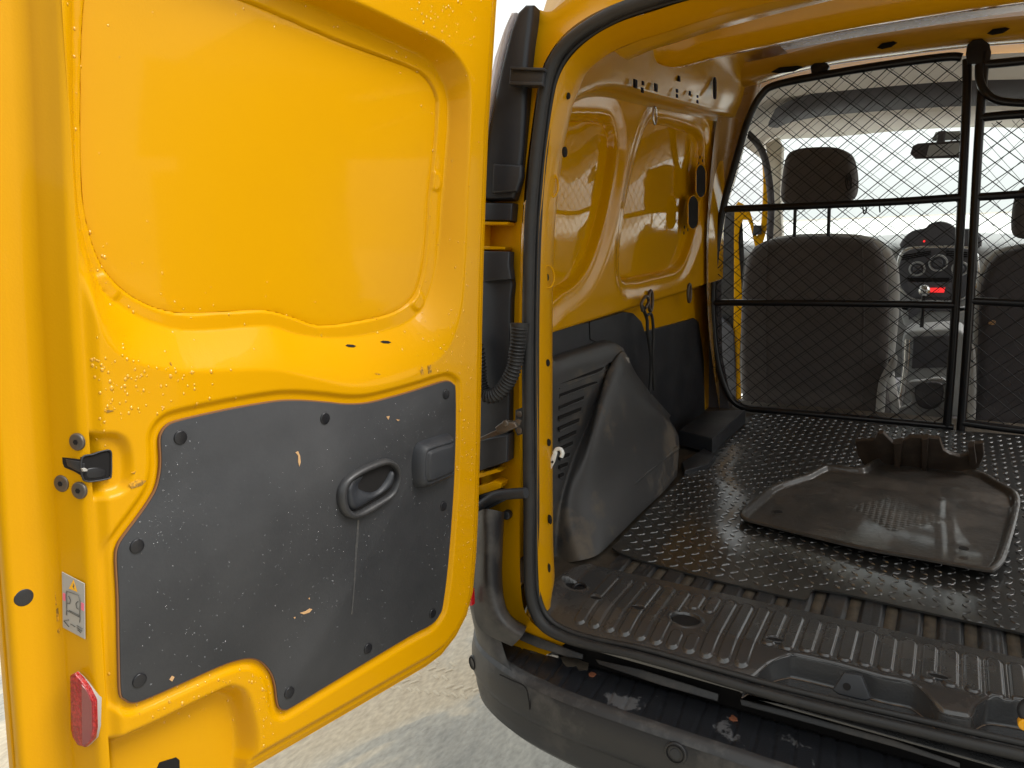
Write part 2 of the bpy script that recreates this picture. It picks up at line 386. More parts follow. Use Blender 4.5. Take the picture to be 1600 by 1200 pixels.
O = [(.560, .86), (.560, -.30), (.545, -.318), (.40, -.320), (.25, -.321), (.10, -.321), (.065, -.317), (.030, -.300), (.004, -.275), (-.012, -.24),
     (-.020, -.18), (-.025, -.11), (-.029, 0), (-.031, .096), (-.033, .2), (-.036, .297), (-.041, .40), (-.046, .491), (-.056, .59), (-.065, .683), (-.075, .78), (-.08, .86)]
Oc = [tuple(p) for p in O]
WA = spl([(.0165, .387), (.012, .45), (.009, .533), (.028, .566), (.069, .582), (.15, .586), (.236, .588), (.40, .588), (.52, .586), (.548, .57), (.558, .52), (.561, .42), (.561, .30), (.558, .24),
          (.535, .18), (.48, .158), (.42, .153), (.36, .148), (.30, .132), (.24, .117), (.17, .118), (.10, .134), (.055, .165), (.030, .22), (.022, .30)], 5, True)
WB = spl(d2s([(462, 0), (540, 33), (612, 65), (665, 92), (693, 132), (700, 175), (696, 240), (690, 310), (683, 400), (668, 462), (640, 500), (590, 519), (530, 528), (470, 524), (430, 512), (400, 510),
              (300, 517), (240, 506), (195, 483), (158, 450), (138, 400)], -.03) + [(.5475, .31), (.5480, .36), (.545, .44), (.540, .51), (.525, .560), (.48, .572)], 5, True)
WC = spl(d2s([(400, 8), (525, 62), (630, 101), (662, 118), (680, 148), (682, 180), (677, 250), (670, 310), (666, 380), (659, 432), (645, 466), (615, 489), (560, 503), (500, 510), (460, 498),
              (425, 488), (395, 486), (300, 491), (255, 486), (215, 470), (180, 444), (152, 405)], -.033) + [(.5415, .31), (.5420, .36), (.538, .43), (.531, .50), (.518, .545), (.49, .556)], 5, True)
TPX = [(249.6, 688), (253, 675), (261, 665), (275, 658), (320, 647), (373, 636), (427, 627), (453, 625), (480, 625.6), (512, 628), (544, 631), (576, 629), (613, 620), (651, 609), (688, 597), (701, 595), (709, 600), (712.5, 611),
       (712.5, 683), (709, 773), (701, 880), (693, 944), (688, 960), (675, 976), (640, 995), (533, 1059), (459, 1104), (445, 1110), (437, 1107), (433, 1096), (430, 1072), (424, 1053), (411, 1037), (395, 1030), (373, 1032),
       (341, 1043), (277, 1072), (224, 1095), (205, 1099), (195, 1094), (188, 1085), (186, 1040), (184, 933), (181, 875), (184, 853), (195, 835), (219, 803), (240, 771), (248, 747), (251, 720)]
TP = spl(d2s(TPX), 3, True)
QP = spl(d2s([(150, 1188), (175, 1164), (250, 1129), (345, 1082), (368, 1077), (386, 1090), (398, 1130), (402, 1165)], 0) + [(.405, -.305), (.42, -.33), (.55, -.33)], 4, True)
LP = spl(d2s([(118, 694), (165, 680), (190, 684), (202, 702), (205, 735), (198, 762), (178, 773), (150, 779), (118, 776)]), 4, True)
def door_h(u, v):
    so_ = sdp(Oc, u, v) ; so_ = np.where(u > .50, np.minimum(so_, -np.minimum(.1, np.abs(v + .32))), so_)
    h = -.0085 * ss(-.026, -.013, so_) - .0022 * ss(-.0085, -.0070, so_) - .002 * ss(-.0035, -.002, so_)
    a = sdp(WA, u, v); b = sdp(WB, u, v); c = sdp(WC, u, v)
    f = np.clip(-a / (np.maximum(b, 0) - a + 1e-9), 0, 1); f = np.where(b <= 0, 1, np.where(a >= 0, 0, f))
    hw = -.030 * f ** 1.35; hw = hw - .006 * ss(.0006, -.0016, c)
    for q, ang in (((165, 450), 40), ((680, 283), 0), ((652, 470), -40)):            # three small pressed tabs on the ledge
        qc = d2(q, -.03); r = np.hypot((u - qc[0]) , (v - qc[1])); hw = hw + .0022 * ss(.016, .011, r) * (b < 0) * (c > .001)
    h = h + hw * ss(.004, -.008, a)
    tt = sdp(TP, u, v); h = h - .0045 * ss(.013, .006, tt)
    q = sdp(QP, u, v); h = np.minimum(h, -.026 * ss(.006, -.014, q))
    l = sdp(LP, u, v); h = h - .009 * ss(.004, -.006, l)
    h = h - .008 * ss(.012, 0, .560 - u) * ss(0, 1, (.560 - u) / .012 * 0 + 1)
    h = h + .0012 * np.sin(v * 23) * ss(.05, .2, v) * 0
    return h
door = hfield('rear_door', D0, DL, DA, DN, Oc, door_h, .0021, 'paint', skirt=.03, label='open left rear door, yellow, seen from the inside with water drops')
# free edge: rounded corner, end face, bevel and outer lip as one continuous sheet of the door
ts = np.concatenate([np.linspace(.86, -.30, 60), np.linspace(-.305, -.325, 4)])
def eprof(t):
    k = float(np.interp(t, [-.15, .1, .43], [1.0, .96, .80])); sh = float(np.interp(t, [-.3, .25, .45, .86], [0, 0, -.004, -.012]))
    return [(.560 + sh * .3, -.008), (.565 + sh, -.0095), (.5685 + sh, -.013), (.570 + sh, -.018), (.576 + sh, -.030 * k), (.580 + sh, -.041 * k), (.5825 + sh, -.046 * k), (.589 + sh, -.051 * k), (.593 + sh, -.0525 * k), (.604 + sh, -.053 * k), (.614 + sh, -.053 * k), (.6185 + sh, -.0545 * k), (.6205 + sh, -.060 * k), (.620 + sh, -.072 * k)]
rows = [[D3(s, t, d) for s, d in eprof(t)] for t in ts]
cols = [list(c) for c in zip(*rows)]
fe = loft('free_edge_flange', cols, 'paint', door, n=120, smooth_curves=False)
# outer skin so that the door is a solid leaf
osk = [(.622, .86), (.622, -.32), (.60, -.34), (.08, -.34), (.01, -.31), (-.03, -.25), (-.045, 0), (-.06, .5), (-.09, .86)]
plate('outer_skin', [D3(s, t, -.052 if s < .5 else -.068) for s, t in osk], DN, .01, 'paint', door, bev=.001)
# filler panel where a window would be
def inset2(P, k):
    P = A_(P); area = .5 * np.sum(P[:, 0] * np.roll(P[:, 1], -1) - np.roll(P[:, 0], -1) * P[:, 1]); 
    e = np.roll(P, -1, 0) - P; e /= np.linalg.norm(e, axis=1)[:, None] + 1e-12; no = np.stack([e[:, 1], -e[:, 0]], 1) * (1 if area > 0 else -1)
    vn = no + np.roll(no, 1, 0); vn /= np.linalg.norm(vn, axis=1)[:, None] + 1e-9; return P - vn * k
hfield('window_blank', D3(0, 0, -.0335), DL, DA, DN, inset2(WC, .0014), lambda u, v: .002 * np.sin((u - .05) * 6.2) * np.sin((v - .2) * 8.5) - .0008 * ss(-.002, 0, sdp(WC, u, v) + .0007), .006, 'paint', door, skirt=.006)
# hardboard trim
board = plate('trim_board', [D3(s, t, .0005) for s, t in inset2(TP, .0012)], DN, .0042, 'board', door, bev=.0006, prof=2)
plate('board_core', [D3(s, t, -.0006) for s, t in inset2(TP, -.0004)], DN, .003, 'boardedge', door, bev=.0003, prof=1)
for p in [(283, 684), (509, 654), (698, 616), (215, 854), (219, 1064), (453, 1083), (576, 1014), (677, 959), (694, 791)]:
    c = on(p, dpl(.002)); plate('trim_clip', disc(c, DN, .0072, 24), DN, .003, 'steel', door, bev=.0012)
for k, pp in enumerate([[(462, 707), (466, 705), (469, 712), (470, 722), (468, 729), (466, 722), (466, 712)], [(469, 958), (478, 955), (484, 951), (488, 952), (484, 957), (475, 960)], [(459, 965), (462, 964), (461, 967)],
                        [(265, 1062), (269, 1056), (273, 1058), (269, 1065)], [(659, 695), (664, 693), (664, 697)], [(604, 651), (609, 650), (607, 656)], [(619, 655), (625, 656), (622, 658)], [(482, 935), (484, 934), (484, 937)]]):
    plate('board_chip', ons(pp, dpl(.0011)), DN, .0006, 'chip', door, bev=.0001, prof=1)
# dried run below the handle: thin mineral streak
stk = [(560, 812), (559, 835), (557, 860), (555, 890), (552, 930), (549, 960)]
lf = [on((x - 1.4 - .8 * math.sin(i), y), dpl(.0009)) for i, (x, y) in enumerate(stk)]; rt = [on((x + 1.4, y), dpl(.0009)) for x, y in stk]
M['streak'] = mat('mineral_streak', (.075, .072, .066), .6, c2=(.045, .045, .047), sc=90, amt=.9, edge=(.4, .55))
loft('dried_streak', [lf, rt], 'streak', door, n=30)
# recessed pull handle
f4 = lambda L_, ox, oy: [(ox + x / 4, oy + y / 4) for x, y in L_]
bo = d2s(f4([(513, 690), (520, 760), (545, 815), (600, 846), (665, 832), (760, 780), (850, 710), (884, 650), (895, 580), (885, 510), (850, 474), (800, 467), (700, 503), (620, 545), (560, 590), (528, 635)], 400, 600), .004)
bi = d2s(f4([(570, 690), (575, 750), (597, 790), (640, 796), (740, 742), (835, 682), (870, 620), (878, 558), (855, 520), (805, 510), (710, 545), (630, 585), (595, 615), (577, 650)], 400, 600), .004)
bo = resamp(spl(bo, 6, True), 72, True); bi = resamp(spl(bi, 6, True), 72, True)
k0 = np.argmin(np.linalg.norm(bi - bo[0], axis=1)); bi = np.roll(bi, -k0, 0)
rg = []
for f_, d_ in ((0, -.001), (0, .003), (.08, .0062), (.25, .0088), (.5, .0098), (.75, .0085), (.92, .0055), (1, .002), (1, -.012)):
    q = bo * (1 - f_) + bi * f_; rg.append([D3(s, t, d_) for s, t in q])
hb = loft('pull_handle', rg, 'plastgrey', door, n=72, smooth_curves=False, closed=True, label='black oval pull handle on the grey door trim')
plate('handle_cup', [D3(s, t, .0012) for s, t in inset2(bi, -.001)], DN, .001, 'hole', door, bev=.0002, prof=1)
lev = d2s(f4([(580, 690), (588, 645), (630, 592), (684, 572), (682, 600), (676, 640), (700, 672), (738, 681), (780, 660), (820, 610), (845, 560), (862, 543), (875, 560), (868, 612), (848, 650), (800, 690), (720, 740), (640, 786), (600, 785), (582, 750)], 400, 600), .006)
levp = spl(lev, 4, True)
hfield('handle_lever', D3(0, 0, .0015), DL, DA, DN, levp, lambda u, v: .0062 * (1 - np.exp(sdp(levp, u, v) / .0028)) - .006 * np.exp(-(((u - d2((560, 760))[0]) / .014) ** 2 + ((v - d2((560, 760))[1]) / .014) ** 2)), .0011, 'plast', door, skirt=.004)
# cover of the strap on the hinge side
co = d2s(f4([(1052, 398), (1080, 370), (1150, 345), (1235, 322), (1260, 332), (1267, 450), (1262, 575), (1242, 597), (1150, 640), (1085, 664), (1050, 652), (1034, 610), (1030, 510), (1038, 440)], 400, 600), .018)
cp = spl(co, 4, True); ci = inset2(resamp(A_(cp), 80, True), .012)
def cov(u, v):
    e_ = sdp(cp, u, v); i_ = sdp(ci, u, v); return .019 * (1 - np.exp(e_ / .0045)) - .0030 * ss(.0022, 0, np.abs(i_)) + .002 * ss(0, -.003, i_)
hc = d2((692, 727), .020)
hfield('strap_cover', D3(0, 0, .001), DL, DA, DN, cp, cov, .0014, 'plast', door, skirt=.004)
plate('cover_screw', disc(D3(*hc, .0208), DN, .0042, 18), DN, .002, 'hole', door, bev=.0003, prof=1)
# latch in the free edge
EN = nrm(np.cross(DA, (D3(.581, 0, -.042) - D3(.5695, 0, -.013)))); EN = EN if EN @ (CAM - D3(.57, 0, 0)) > 0 else -EN
EPL = (D3(.570, 0, -.0165) + EN * .0012, EN)
lo_ = f4([(386, 460), (440, 466), (500, 474), (520, 470)], 0, 600)
latE = ons(f4([(387, 458), (440, 466), (505, 474), (520, 470), (520, 582), (460, 547), (400, 522), (389, 495)], 0, 600), EPL)
latD = ons(f4([(514, 462), (580, 440), (640, 420), (690, 418), (696, 480), (694, 570), (680, 590), (600, 606), (545, 608), (516, 582)], 0, 600), dpl(-.0065))
plate('latch', latD, DN, .004, 'hole', door, bev=.0004, prof=1, label='black door latch set in the free edge')
plate('latch_end_plate', latE, EN, .003, 'hole', door, bev=.0004, prof=1)
plate('latch_fork', ons(f4([(408, 470), (500, 486), (520, 500), (518, 560), (470, 540), (420, 512)], 0, 600), (EPL[0] + EN * .001, EN)), EN, .002, 'plastgrey', door, bev=.0006)
plate('latch_cam', ons(f4([(545, 530), (600, 520), (650, 530), (665, 550), (655, 580), (600, 592), (550, 590), (535, 560)], 0, 600), dpl(-.006)), DN, .004, 'steel', door, bev=.0016, smooth=3)
tube('latch_rim', ons(f4([(514, 462), (580, 440), (640, 420), (690, 418), (696, 480), (694, 570), (680, 590), (600, 606), (545, 608), (516, 582)], 0, 600), dpl(-.0055)), .0008, 'plast', door, seg=6, closed=True)
plate('latch_pawl', ons(f4([(515, 530), (535, 526), (548, 534), (548, 545), (520, 548)], 0, 600), dpl(-.002)), DN, .003, 'label', door, bev=.0003, prof=1)
def epl(o=0): return (EPL[0] + EN * o, EN)
for p in [(118, 691), (94, 756), (121.5, 767)]:
    c = on(p, epl(.001)); plate('latch_screw', disc(c, EN, .0082, 24), EN, .003, 'metal', door, bev=.0015)
    plate('screw_socket', disc(c + EN * .0006, EN, .0026, 6), EN, .001, 'hole', door, bev=.0001, prof=1)
# rubber plug in the outer lip
FN = DN; c = on((38, 934), dpl(-.0515)); plate('plug', disc(c, FN, .0085, 24), FN, .003, 'rubber', door, bev=.0015)
# warning label
def ep4(L_, o): return ons(f4(L_, 0, 900), epl(o))
plate('warning_label', ep4([(386, -25), (526, 48), (530, 396), (392, 322)], .0006), EN, .0008, 'label', door, bev=.0002, prof=1, label='grey warning label with a yellow triangle on the door edge')
plate('label_triangle', ep4([(458, 25), (482, 100), (430, 78)], .0011), EN, .0003, 'labyel', door, bev=.0001, prof=1)
plate('label_bolt', ep4([(458, 45), (464, 62), (460, 72), (464, 84), (453, 66), (457, 60)], .0014), EN, .0003, 'labink', door, bev=.0001, prof=1)
for q in ([(392, 105), (408, 112), (408, 158), (392, 150)], [(506, 165), (523, 173), (523, 220), (506, 210)]): plate('label_mark', ep4(q, .0011), EN, .0003, 'labpink', door, bev=.0001, prof=1)
inkV = ([], [])
for pl_ in ([(415, 95), (490, 120), (500, 160), (498, 258), (416, 215), (414, 100)], [(428, 125), (440, 150), (436, 172), (420, 170)], [(488, 158), (474, 172), (478, 200), (490, 208)], [(416, 215), (414, 245)], [(500, 258), (498, 290)], [(430, 215), (500, 250)], [(430, 275), (398, 280), (430, 318)], [(440, 300), (470, 318)], [(480, 310), (515, 330)], [(480, 322), (512, 345)], [(484, 335), (505, 355)]):
    tube('x', ep4(pl_, .0012), .00042, None, smoothp=False, seg=4, V0=inkV)
mesh('label_drawing', inkV[0], inkV[1], 'labink', door)
# red reflector
rf = [(434, 625), (462, 612), (500, 652), (545, 715), (582, 790), (586, 960), (576, 1030), (532, 1074), (482, 1060), (450, 1010), (438, 960)]
plate('reflector_facet', ep4([(510, 680), (545, 724), (574, 792), (577, 958), (566, 1022), (530, 1062), (512, 1058)], .0079), EN, .0006, mat('reflector_clear_half', (.20, .004, .008), .15, coat=1), door, bev=.0003, prof=1)
plate('reflector_base', ep4([(x + 11, y - 4) if x > 500 else (x + 5, y - 4) for x, y in rf], .0035), EN, .012, 'rimgrey', door, bev=.0015)
plate('reflector', ep4(rf, .0075), EN, .005, 'red', door, bev=.0015, label='red reflector near the foot of the open door')
# slots pressed through the inner skin
for pp in ([(539, 540), (543, 538), (551, 538.5), (555, 540.5), (551, 542.5), (543, 542)], [(592, 534), (597, 532), (604, 532.5), (607.5, 534.5), (603, 536.5), (596, 536)]):
    s2 = d2s(pp, -.006); hh = door_h(A_([s2[0][0]]), A_([s2[0][1]]))[0]
    P3 = ons(pp, dpl(hh)); 
    P3 = [D3(*d2(p, hh), 0) for p in pp]; P3 = [D3(*d2(p, hh), door_h(A_([d2(p, hh)[0]]), A_([d2(p, hh)[1]]))[0] + .0006) for p in pp]
    plate('slot', P3, DN, .001, 'hole', door, bev=.0001, prof=1)
plate('drain_slot', ons([(244, 1206), (250, 1192), (276, 1184), (281, 1188), (281, 1215)], dpl(-.0245)), DN, .002, 'hole', door, bev=.0003, prof=1)
# water drops standing on the paint and on the board
ico = []
def drop(c, n, r, VF, squash=.5):
    e1, e2, n = frame(n, (0, 0, 1)); V, F = VF; b = len(V); k = 7
    for ring, z in ((1, 0), (.82, .55), (.42, .9)):
        for i in range(k): a = 2 * math.pi * i / k; V.append(A_(c) + (e1 * math.cos(a) + e2 * math.sin(a) * 1.15) * r * ring + n * r * z * squash)
    V.append(A_(c) + n * r * squash)
    for q in range(2):
        for i in range(k): F.append((b + q * k + i, b + q * k + (i + 1) % k, b + (q + 1) * k + (i + 1) % k, b + (q + 1) * k + i))
    for i in range(k): F.append((b + 2 * k + i, b + 2 * k + (i + 1) % k, b + 3 * k))
def scatter(cl, off):
    P = []
    for (cx, cy), sx, sy, n_ in cl:
        for _ in range(n_): P.append(d2((RS.normal(cx, sx), RS.normal(cy, sy)), off))
    P = A_(P); return P[:, 0], P[:, 1]
u_, v_ = scatter([((200, 600), 80, 30, 130), ((150, 640), 30, 40, 50), ((700, 40), 40, 35, 70), ((520, 440), 100, 40, 70), ((330, 200), 160, 160, 90), ((300, 420), 120, 60, 60), ((280, 1080), 110, 26, 120), ((690, 560), 40, 40, 50), ((730, 750), 10, 160, 140), ((420, 1100), 20, 50, 30), ((640, 300), 70, 120, 60), ((115, 300), 20, 200, 50), ((400, 60), 120, 50, 50)], 0)
ok = (sdp(Oc, u_, v_) < -.004) & (u_ < .555) & (sdp(TP, u_, v_) > .002); u_ = u_[ok]; v_ = v_[ok]
wc = sdp(WC, u_, v_); g = 1e-3; h0 = door_h(u_, v_); gx = (door_h(u_ + g, v_) - door_h(u_ - g, v_)) / 2 / g; gy = (door_h(u_, v_ + g) - door_h(u_, v_ - g)) / 2 / g
gx = np.where(wc < .004, 0, gx); gy = np.where(wc < .004, 0, gy); h0 = np.where(wc < 0, -.0335, h0)
VF = ([], [])
for s, t, h, x_, y_ in zip(u_, v_, h0, gx, gy): drop(D3(s, t, h), nrm(DN - DL * x_ - DA * y_), abs(RS.normal(.0007, .0004)) + .0004, VF, .42)
M['film'] = mat('water_on_paint', (.59, .285, 0), .03, coat=1)
mesh('water_drops', VF[0], VF[1], 'film', door, kind='stuff')
u_, v_ = scatter([((640, 680), 45, 45, 230), ((270, 750), 22, 60, 80), ((260, 830), 40, 22, 50), ((540, 880), 90, 80, 170), ((470, 840), 40, 60, 70), ((300, 960), 80, 60, 110), ((690, 820), 15, 80, 60), ((620, 800), 60, 40, 60)], .0005)
ok = sdp(TP, u_, v_) < -.004; VF = ([], [])
for s, t in zip(u_[ok], v_[ok]): drop(D3(s, t, .0006), DN, abs(RS.normal(.0003, .0002)) + .00025, VF, .6)
mesh('board_drops', VF[0], VF[1], 'drop', door, kind='stuff')
# old scuffs and grime marks on the paint
M['scuff'] = mat('dark_scuff', (.22, .12, .02), .6, c2=(.70, .33, .01), sc=160, amt=1, edge=(.45, .6))
for pp in ([(201, 756), (214, 749), (228, 751), (222, 758), (205, 764)], [(204, 738), (212, 736), (210, 741)], [(150, 642), (152, 640), (151, 655), (149, 656)], [(163, 642), (170, 640), (178, 642), (168, 645)], [(656, 578), (660, 572), (662, 584), (658, 586)], [(668, 571), (674, 570), (674, 582), (669, 584)], [(265, 566), (267, 566), (269, 573), (267, 573)], [(585, 583), (592, 584), (598, 587), (590, 586)]):
    q = [d2(p, 0) for p in pp]; c_ = np.mean(q, 0); hh = door_h(A_([c_[0]]), A_([c_[1]]))[0]; plate('scuff', [D3(*d2(p, hh), hh + .0006) for p in pp], DN, .0005, 'scuff', door, bev=.0001, prof=1)
for pp in ([(82, 924), (86, 924), (88, 945), (84, 950)], [(84, 955), (90, 950), (92, 970), (87, 972)], [(86, 985), (94, 982), (92, 990)]):
    plate('scuff', ons(pp, epl(.0004)), EN, .0006, 'scuff', door, bev=.0001, prof=1)

# ================================================================== BODY REAR FRAME
K_ = .105
def rp(o=0): return PY(.965 + o, K_)
sealpx = [(1700, 1205), (1600, 1181), (1500, 1158), (1400, 1134), (1300, 1110), (1200, 1084), (1100, 1055), (1050, 1040), (985, 1022), (925, 1009), (882, 996), (853, 980), (837, 958), (829, 925), (827, 880), (827, 800), (826, 700), (825, 560), (826, 450),
          (829, 350), (835, 270), (843, 200), (850, 150), (858, 115), (872, 85), (895, 60), (928, 37), (968, 16), (1020, -2), (1080, -18), (1180, -42)]
seal3 = ons(sealpx, rp())
# continue to the right beyond the frame so that the opening closes
seal3 = [A_([.50, .955, seal3[0][2]]), A_([.30, .957, seal3[0][2]])] + seal3 + [A_([.1, .965 + K_ * 1.05, 1.06]), A_([.5, .965 + K_ * 1.05, 1.065])]
sc3 = spl(seal3, 6)
def _sealtube(name, off, r, m_, fl=1.0):
    return tube(name, [p + A_(off) for p in seal3], r, m_, van, seg=12)
weather = tube('weather_seal', seal3, lambda f: .0074 + .0026 * float(ss(.30, .40, f)), 'rubber', van, seg=12, label='black rubber weather seal round the rear opening')
# thin lip of the seal on the inside
cen = A_([.02, 1.0, .5])
def shift(P, k, dy): 
    out = []
    for p in P:
        d = cen - p; d[1] = 0
        out.append(p + nrm(d) * k + A_([0, dy, 0]))
    return out
tube('seal_lip', shift(seal3, .0100, .010), .0048, 'rubber', weather, seg=8)
# yellow return of the pillar, inside the seal
inpx = [(862, 935), (868, 905), (866, 850), (865, 700), (865, 600), (865, 500), (867, 380), (874, 297), (880, 250), (887, 207), (897, 165), (905, 143), (917, 115), (935, 97), (960, 80), (995, 65), (1037, 52), (1080, 38), (1125, 25), (1200, 5), (1300, -20)]
inn = ons(inpx, rp(.075)); 
outpx = [(848, 962), (843, 930), (840, 850), (840, 700), (839, 600), (839, 500), (841, 380), (848, 290), (852, 245), (858, 200), (865, 155), (872, 125), (884, 100), (905, 75), (935, 52), (975, 32), (1020, 18), (1060, 5), (1110, -8), (1190, -28), (1300, -52)]
outc = ons(outpx, rp(.006))
mid = [a * .12 + b * .88 for a, b in zip(inn, outc)]; mid = [a + A_([.006, -.0, 0]) for a in mid]
pil = loft('rear_pillar', [outc, [a * .5 + b * .5 + A_([.006, 0, 0]) for a, b in zip(inn, outc)], [a + A_([-.001, -.003, 0]) for a in inn], [a + A_([-.004, .004, 0]) for a in inn], [a + A_([-.05, .012, 0]) for a in inn]], 'paint', van, n=160, across=1)
for p, r1, r2 in [((880, 238), .0035, .008), ((864, 217), .0035, .006), ((885, 151), .003, .005), ((858, 292), .0035, .006), ((852, 433), .003, .006), ((853, 566), .0035, .006), ((855, 690), .003, .006), ((857, 810), .0025, .008), ((855, 885), .0025, .008)]:
    c = on(p, rp(.04)); nn = nrm(A_([.82, -.55, 0])); plate('pillar_hole', disc(c + nn * .008, nn, r1, 14, r2), nn, .006, 'hole', pil, bev=.0002, prof=1)
for p in [(860, 290), (854, 432)]:
    c = on(p, rp(.04)); nn = nrm(A_([.82, -.55, 0])); tube('pillar_dimple', disc(c + nn * .0065, nn, .0105, 16, .018), .0016, 'paint', pil, seg=6, closed=True)
# rear frame outside the seal: channel between seal and lamp housings
o1 = ons([(905, 990), (850, 985), (822, 960), (814, 920), (812, 850), (812, 700), (811, 560), (812, 450), (816, 350), (822, 270), (830, 205), (838, 150), (846, 110), (862, 78), (885, 50), (920, 25), (965, 4), (1040, -22), (1120, -45), (1250, -80)], rp(.012))
o2 = ons([(870, 1015), (825, 1000), (800, 965), (790, 920), (787, 850), (787, 700), (787, 560), (788, 450), (792, 350), (799, 270), (808, 205), (817, 150), (826, 100), (836, 60), (850, 42), (875, 26), (905, 6), (960, -25), (1040, -55), (1180, -100)], rp(.03))
o3 = ons([(840, 1030), (790, 1010), (765, 965), (756, 920), (752, 850), (752, 700), (752, 560), (755, 450), (765, 350), (778, 270), (792, 205), (804, 150), (815, 100), (825, 50), (834, 16), (858, 19), (874, 8), (905, -14), (990, -55), (1150, -110)], rp(.03))
o4 = [CAM + (p - CAM) * 1.09 + A_([.012, 0, -.010]) for p in o3]
fr = loft('rear_frame', [o1, [a * .5 + b * .5 + A_([0, .004, 0]) for a, b in zip(o1, o2)], o2, o3, o4], 'paint', van, n=140)
# seams and swage on the frame
# body side and roof shells (mostly hidden from the photograph's viewpoint)
def shellc(y, w, zt):
    L_ = [A_([-w, y, -.12]), A_([-w - .01, y, .2]), A_([-w, y, .5]), A_([-w * .97, y, .8]), A_([-w * .93, y, 1.03]), A_([-w * .80, y, zt - .03])]
    return L_ + [A_([-w * .5, y, zt]), A_([0, y, zt + .01]), A_([w * .5, y, zt])] + [A_([-p[0], p[1], p[2]]) for p in L_[::-1]]
o4full = o4 + [A_([-o4[-1][0] - .02, o4[-1][1], o4[-1][2]])] + mir(o4)[::-1]
sh = {y: resamp(A_(spl(shellc(y, w_, z_), 6)), 61) for y, w_, z_ in ((1.30, .745, 1.13), (1.60, .79, 1.20), (1.76, .80, 1.205), (2.42, .82, 1.215), (2.62, .82, 1.215))}
loft('body_shell', [resamp(A_(o4full), 61), sh[1.30], sh[1.60], sh[1.76]], 'paint', van, n=90, smooth_curves=False)
loft('body_shell', [sh[1.76][:42], sh[2.42][:42]], 'paint', van, n=60, smooth_curves=False)      # unseen right side left open to let light onto the inner left wall
loft('body_shell', [sh[2.42], sh[2.62]], 'paint', van, n=90, smooth_curves=False)
def roofc(y, w, zt): return [p for p in shellc(y, w, zt) if p[2] > 1.0]
loft('cab_roof', [roofc(2.62, .82, 1.215), roofc(3.1, .80, 1.19), roofc(3.35, .78, 1.15)], 'paint', van, n=40)
V = [(.80, 2.6, -.3), (.80, 3.9, -.3), (.80, 3.9, .45), (.80, 2.6, .45)]
mesh('cab_side', V, [(0, 1, 2, 3)], 'paint', van, smooth=False)
# right-hand pillar and closed right edge outside the picture
loft('rear_pillar', [mir(o4)[1:14], mir(o3)[1:14], mir(o2)[1:14], mir(o1)[1:14], mir(inn)[:13]], 'paint', van, n=60)

# lamp housings
HN = A_([.15, -1, .08])
def blk(name, px, dy, th, mt='plast', bev=.006, **kw): return plate(name, ons(px, rp(dy)), HN, th, mt, kw.pop('parent', van), bev=bev, **kw)
tail = blk('tail_lamp_housing', [(833, 6), (832, 20), (826, 70), (823, 104), (821, 175), (818, 225), (815, 258), (815, 275), (807, 300), (802, 311), (752, 312), (750, 292), (760, 225), (769, 167), (781, 108), (797, 46), (808, 18), (820, 6)], .0, .05, bev=.008)
blk('housing_step', [(770, 255), (815, 258), (815, 275), (807, 299), (768, 302)], -.012, .012, bev=.005, parent=tail)
blk('housing_foot', [(754, 316), (801, 317), (799, 345), (753, 345)], -.002, .05, bev=.004, parent=tail)
plate('tail_lens', ons([(806, 18), (797, 40), (781, 100), (769, 160), (759, 225), (751, 290), (742, 320), (738, 290), (748, 225), (757, 160), (771, 90), (786, 45), (798, 18)], rp(.012)), HN, .05, 'lens', tail, bev=.006, label='pale edge of the tail lamp lens')
plate('lamp_glow_strip', ons([(751, 314), (756, 315), (755, 323), (751, 323)], rp(-.004)), HN, .01, 'redlamp', tail, bev=.001)
# pale fitting that bridges housing and seal
brk = blk('housing_bracket', [(797, 104), (851, 107), (848, 131), (795, 130)], -.018, .03, bev=.003, mt='plast')
for q in ([(797, 104), (851, 106), (850, 110), (797, 108)], [(796, 127), (847, 128), (847, 133), (795, 132)]): blk('bracket_rib', q, -.026, .012, bev=.001, parent=brk)
# shelves in the yellow channel
for q in ([(752, 346), (795, 347), (792, 351), (752, 351)], [(751, 384), (790, 386), (788, 390), (751, 390)]): blk('channel_shelf', q, -.006, .03, 'paint', bev=.001)
low = blk('lower_lamp_cover', [(749, 392), (796, 393), (795, 415), (799, 437), (801, 445), (798, 465), (797, 520), (796, 600), (795, 685), (790, 722), (775, 730), (748, 737)], .004, .03, bev=.004)
blk('cover_step', [(749, 392), (796, 393), (795, 415), (798, 436), (750, 440)], -.012, .02, bev=.003, parent=low)
blk('cover_block', [(747, 688), (793, 680), (792, 722), (747, 737)], -.016, .03, bev=.004, parent=low)
for q in ([(745, 741), (775, 733), (782, 737), (745, 748)], [(744, 762), (772, 752), (784, 756), (782, 763), (744, 775)]): blk('channel_shelf', q, -.012, .03, 'paint', bev=.001)
# hinge arm
ha = tube('hinge_arm', ons([(742, 797), (760, 784), (775, 775), (795, 772), (822, 770)], rp(-.02)), .009, 'plast', van, seg=10)
blk('hinge_leaf', [(743, 776), (772, 766), (792, 770), (790, 782), (744, 806)], -.012, .02, 'plast', bev=.003, parent=ha)
c = on((790, 806), rp(.008)); plate('hinge_bolt', disc(c, HN, .008, 16), HN, .012, 'plast', ha, bev=.003)
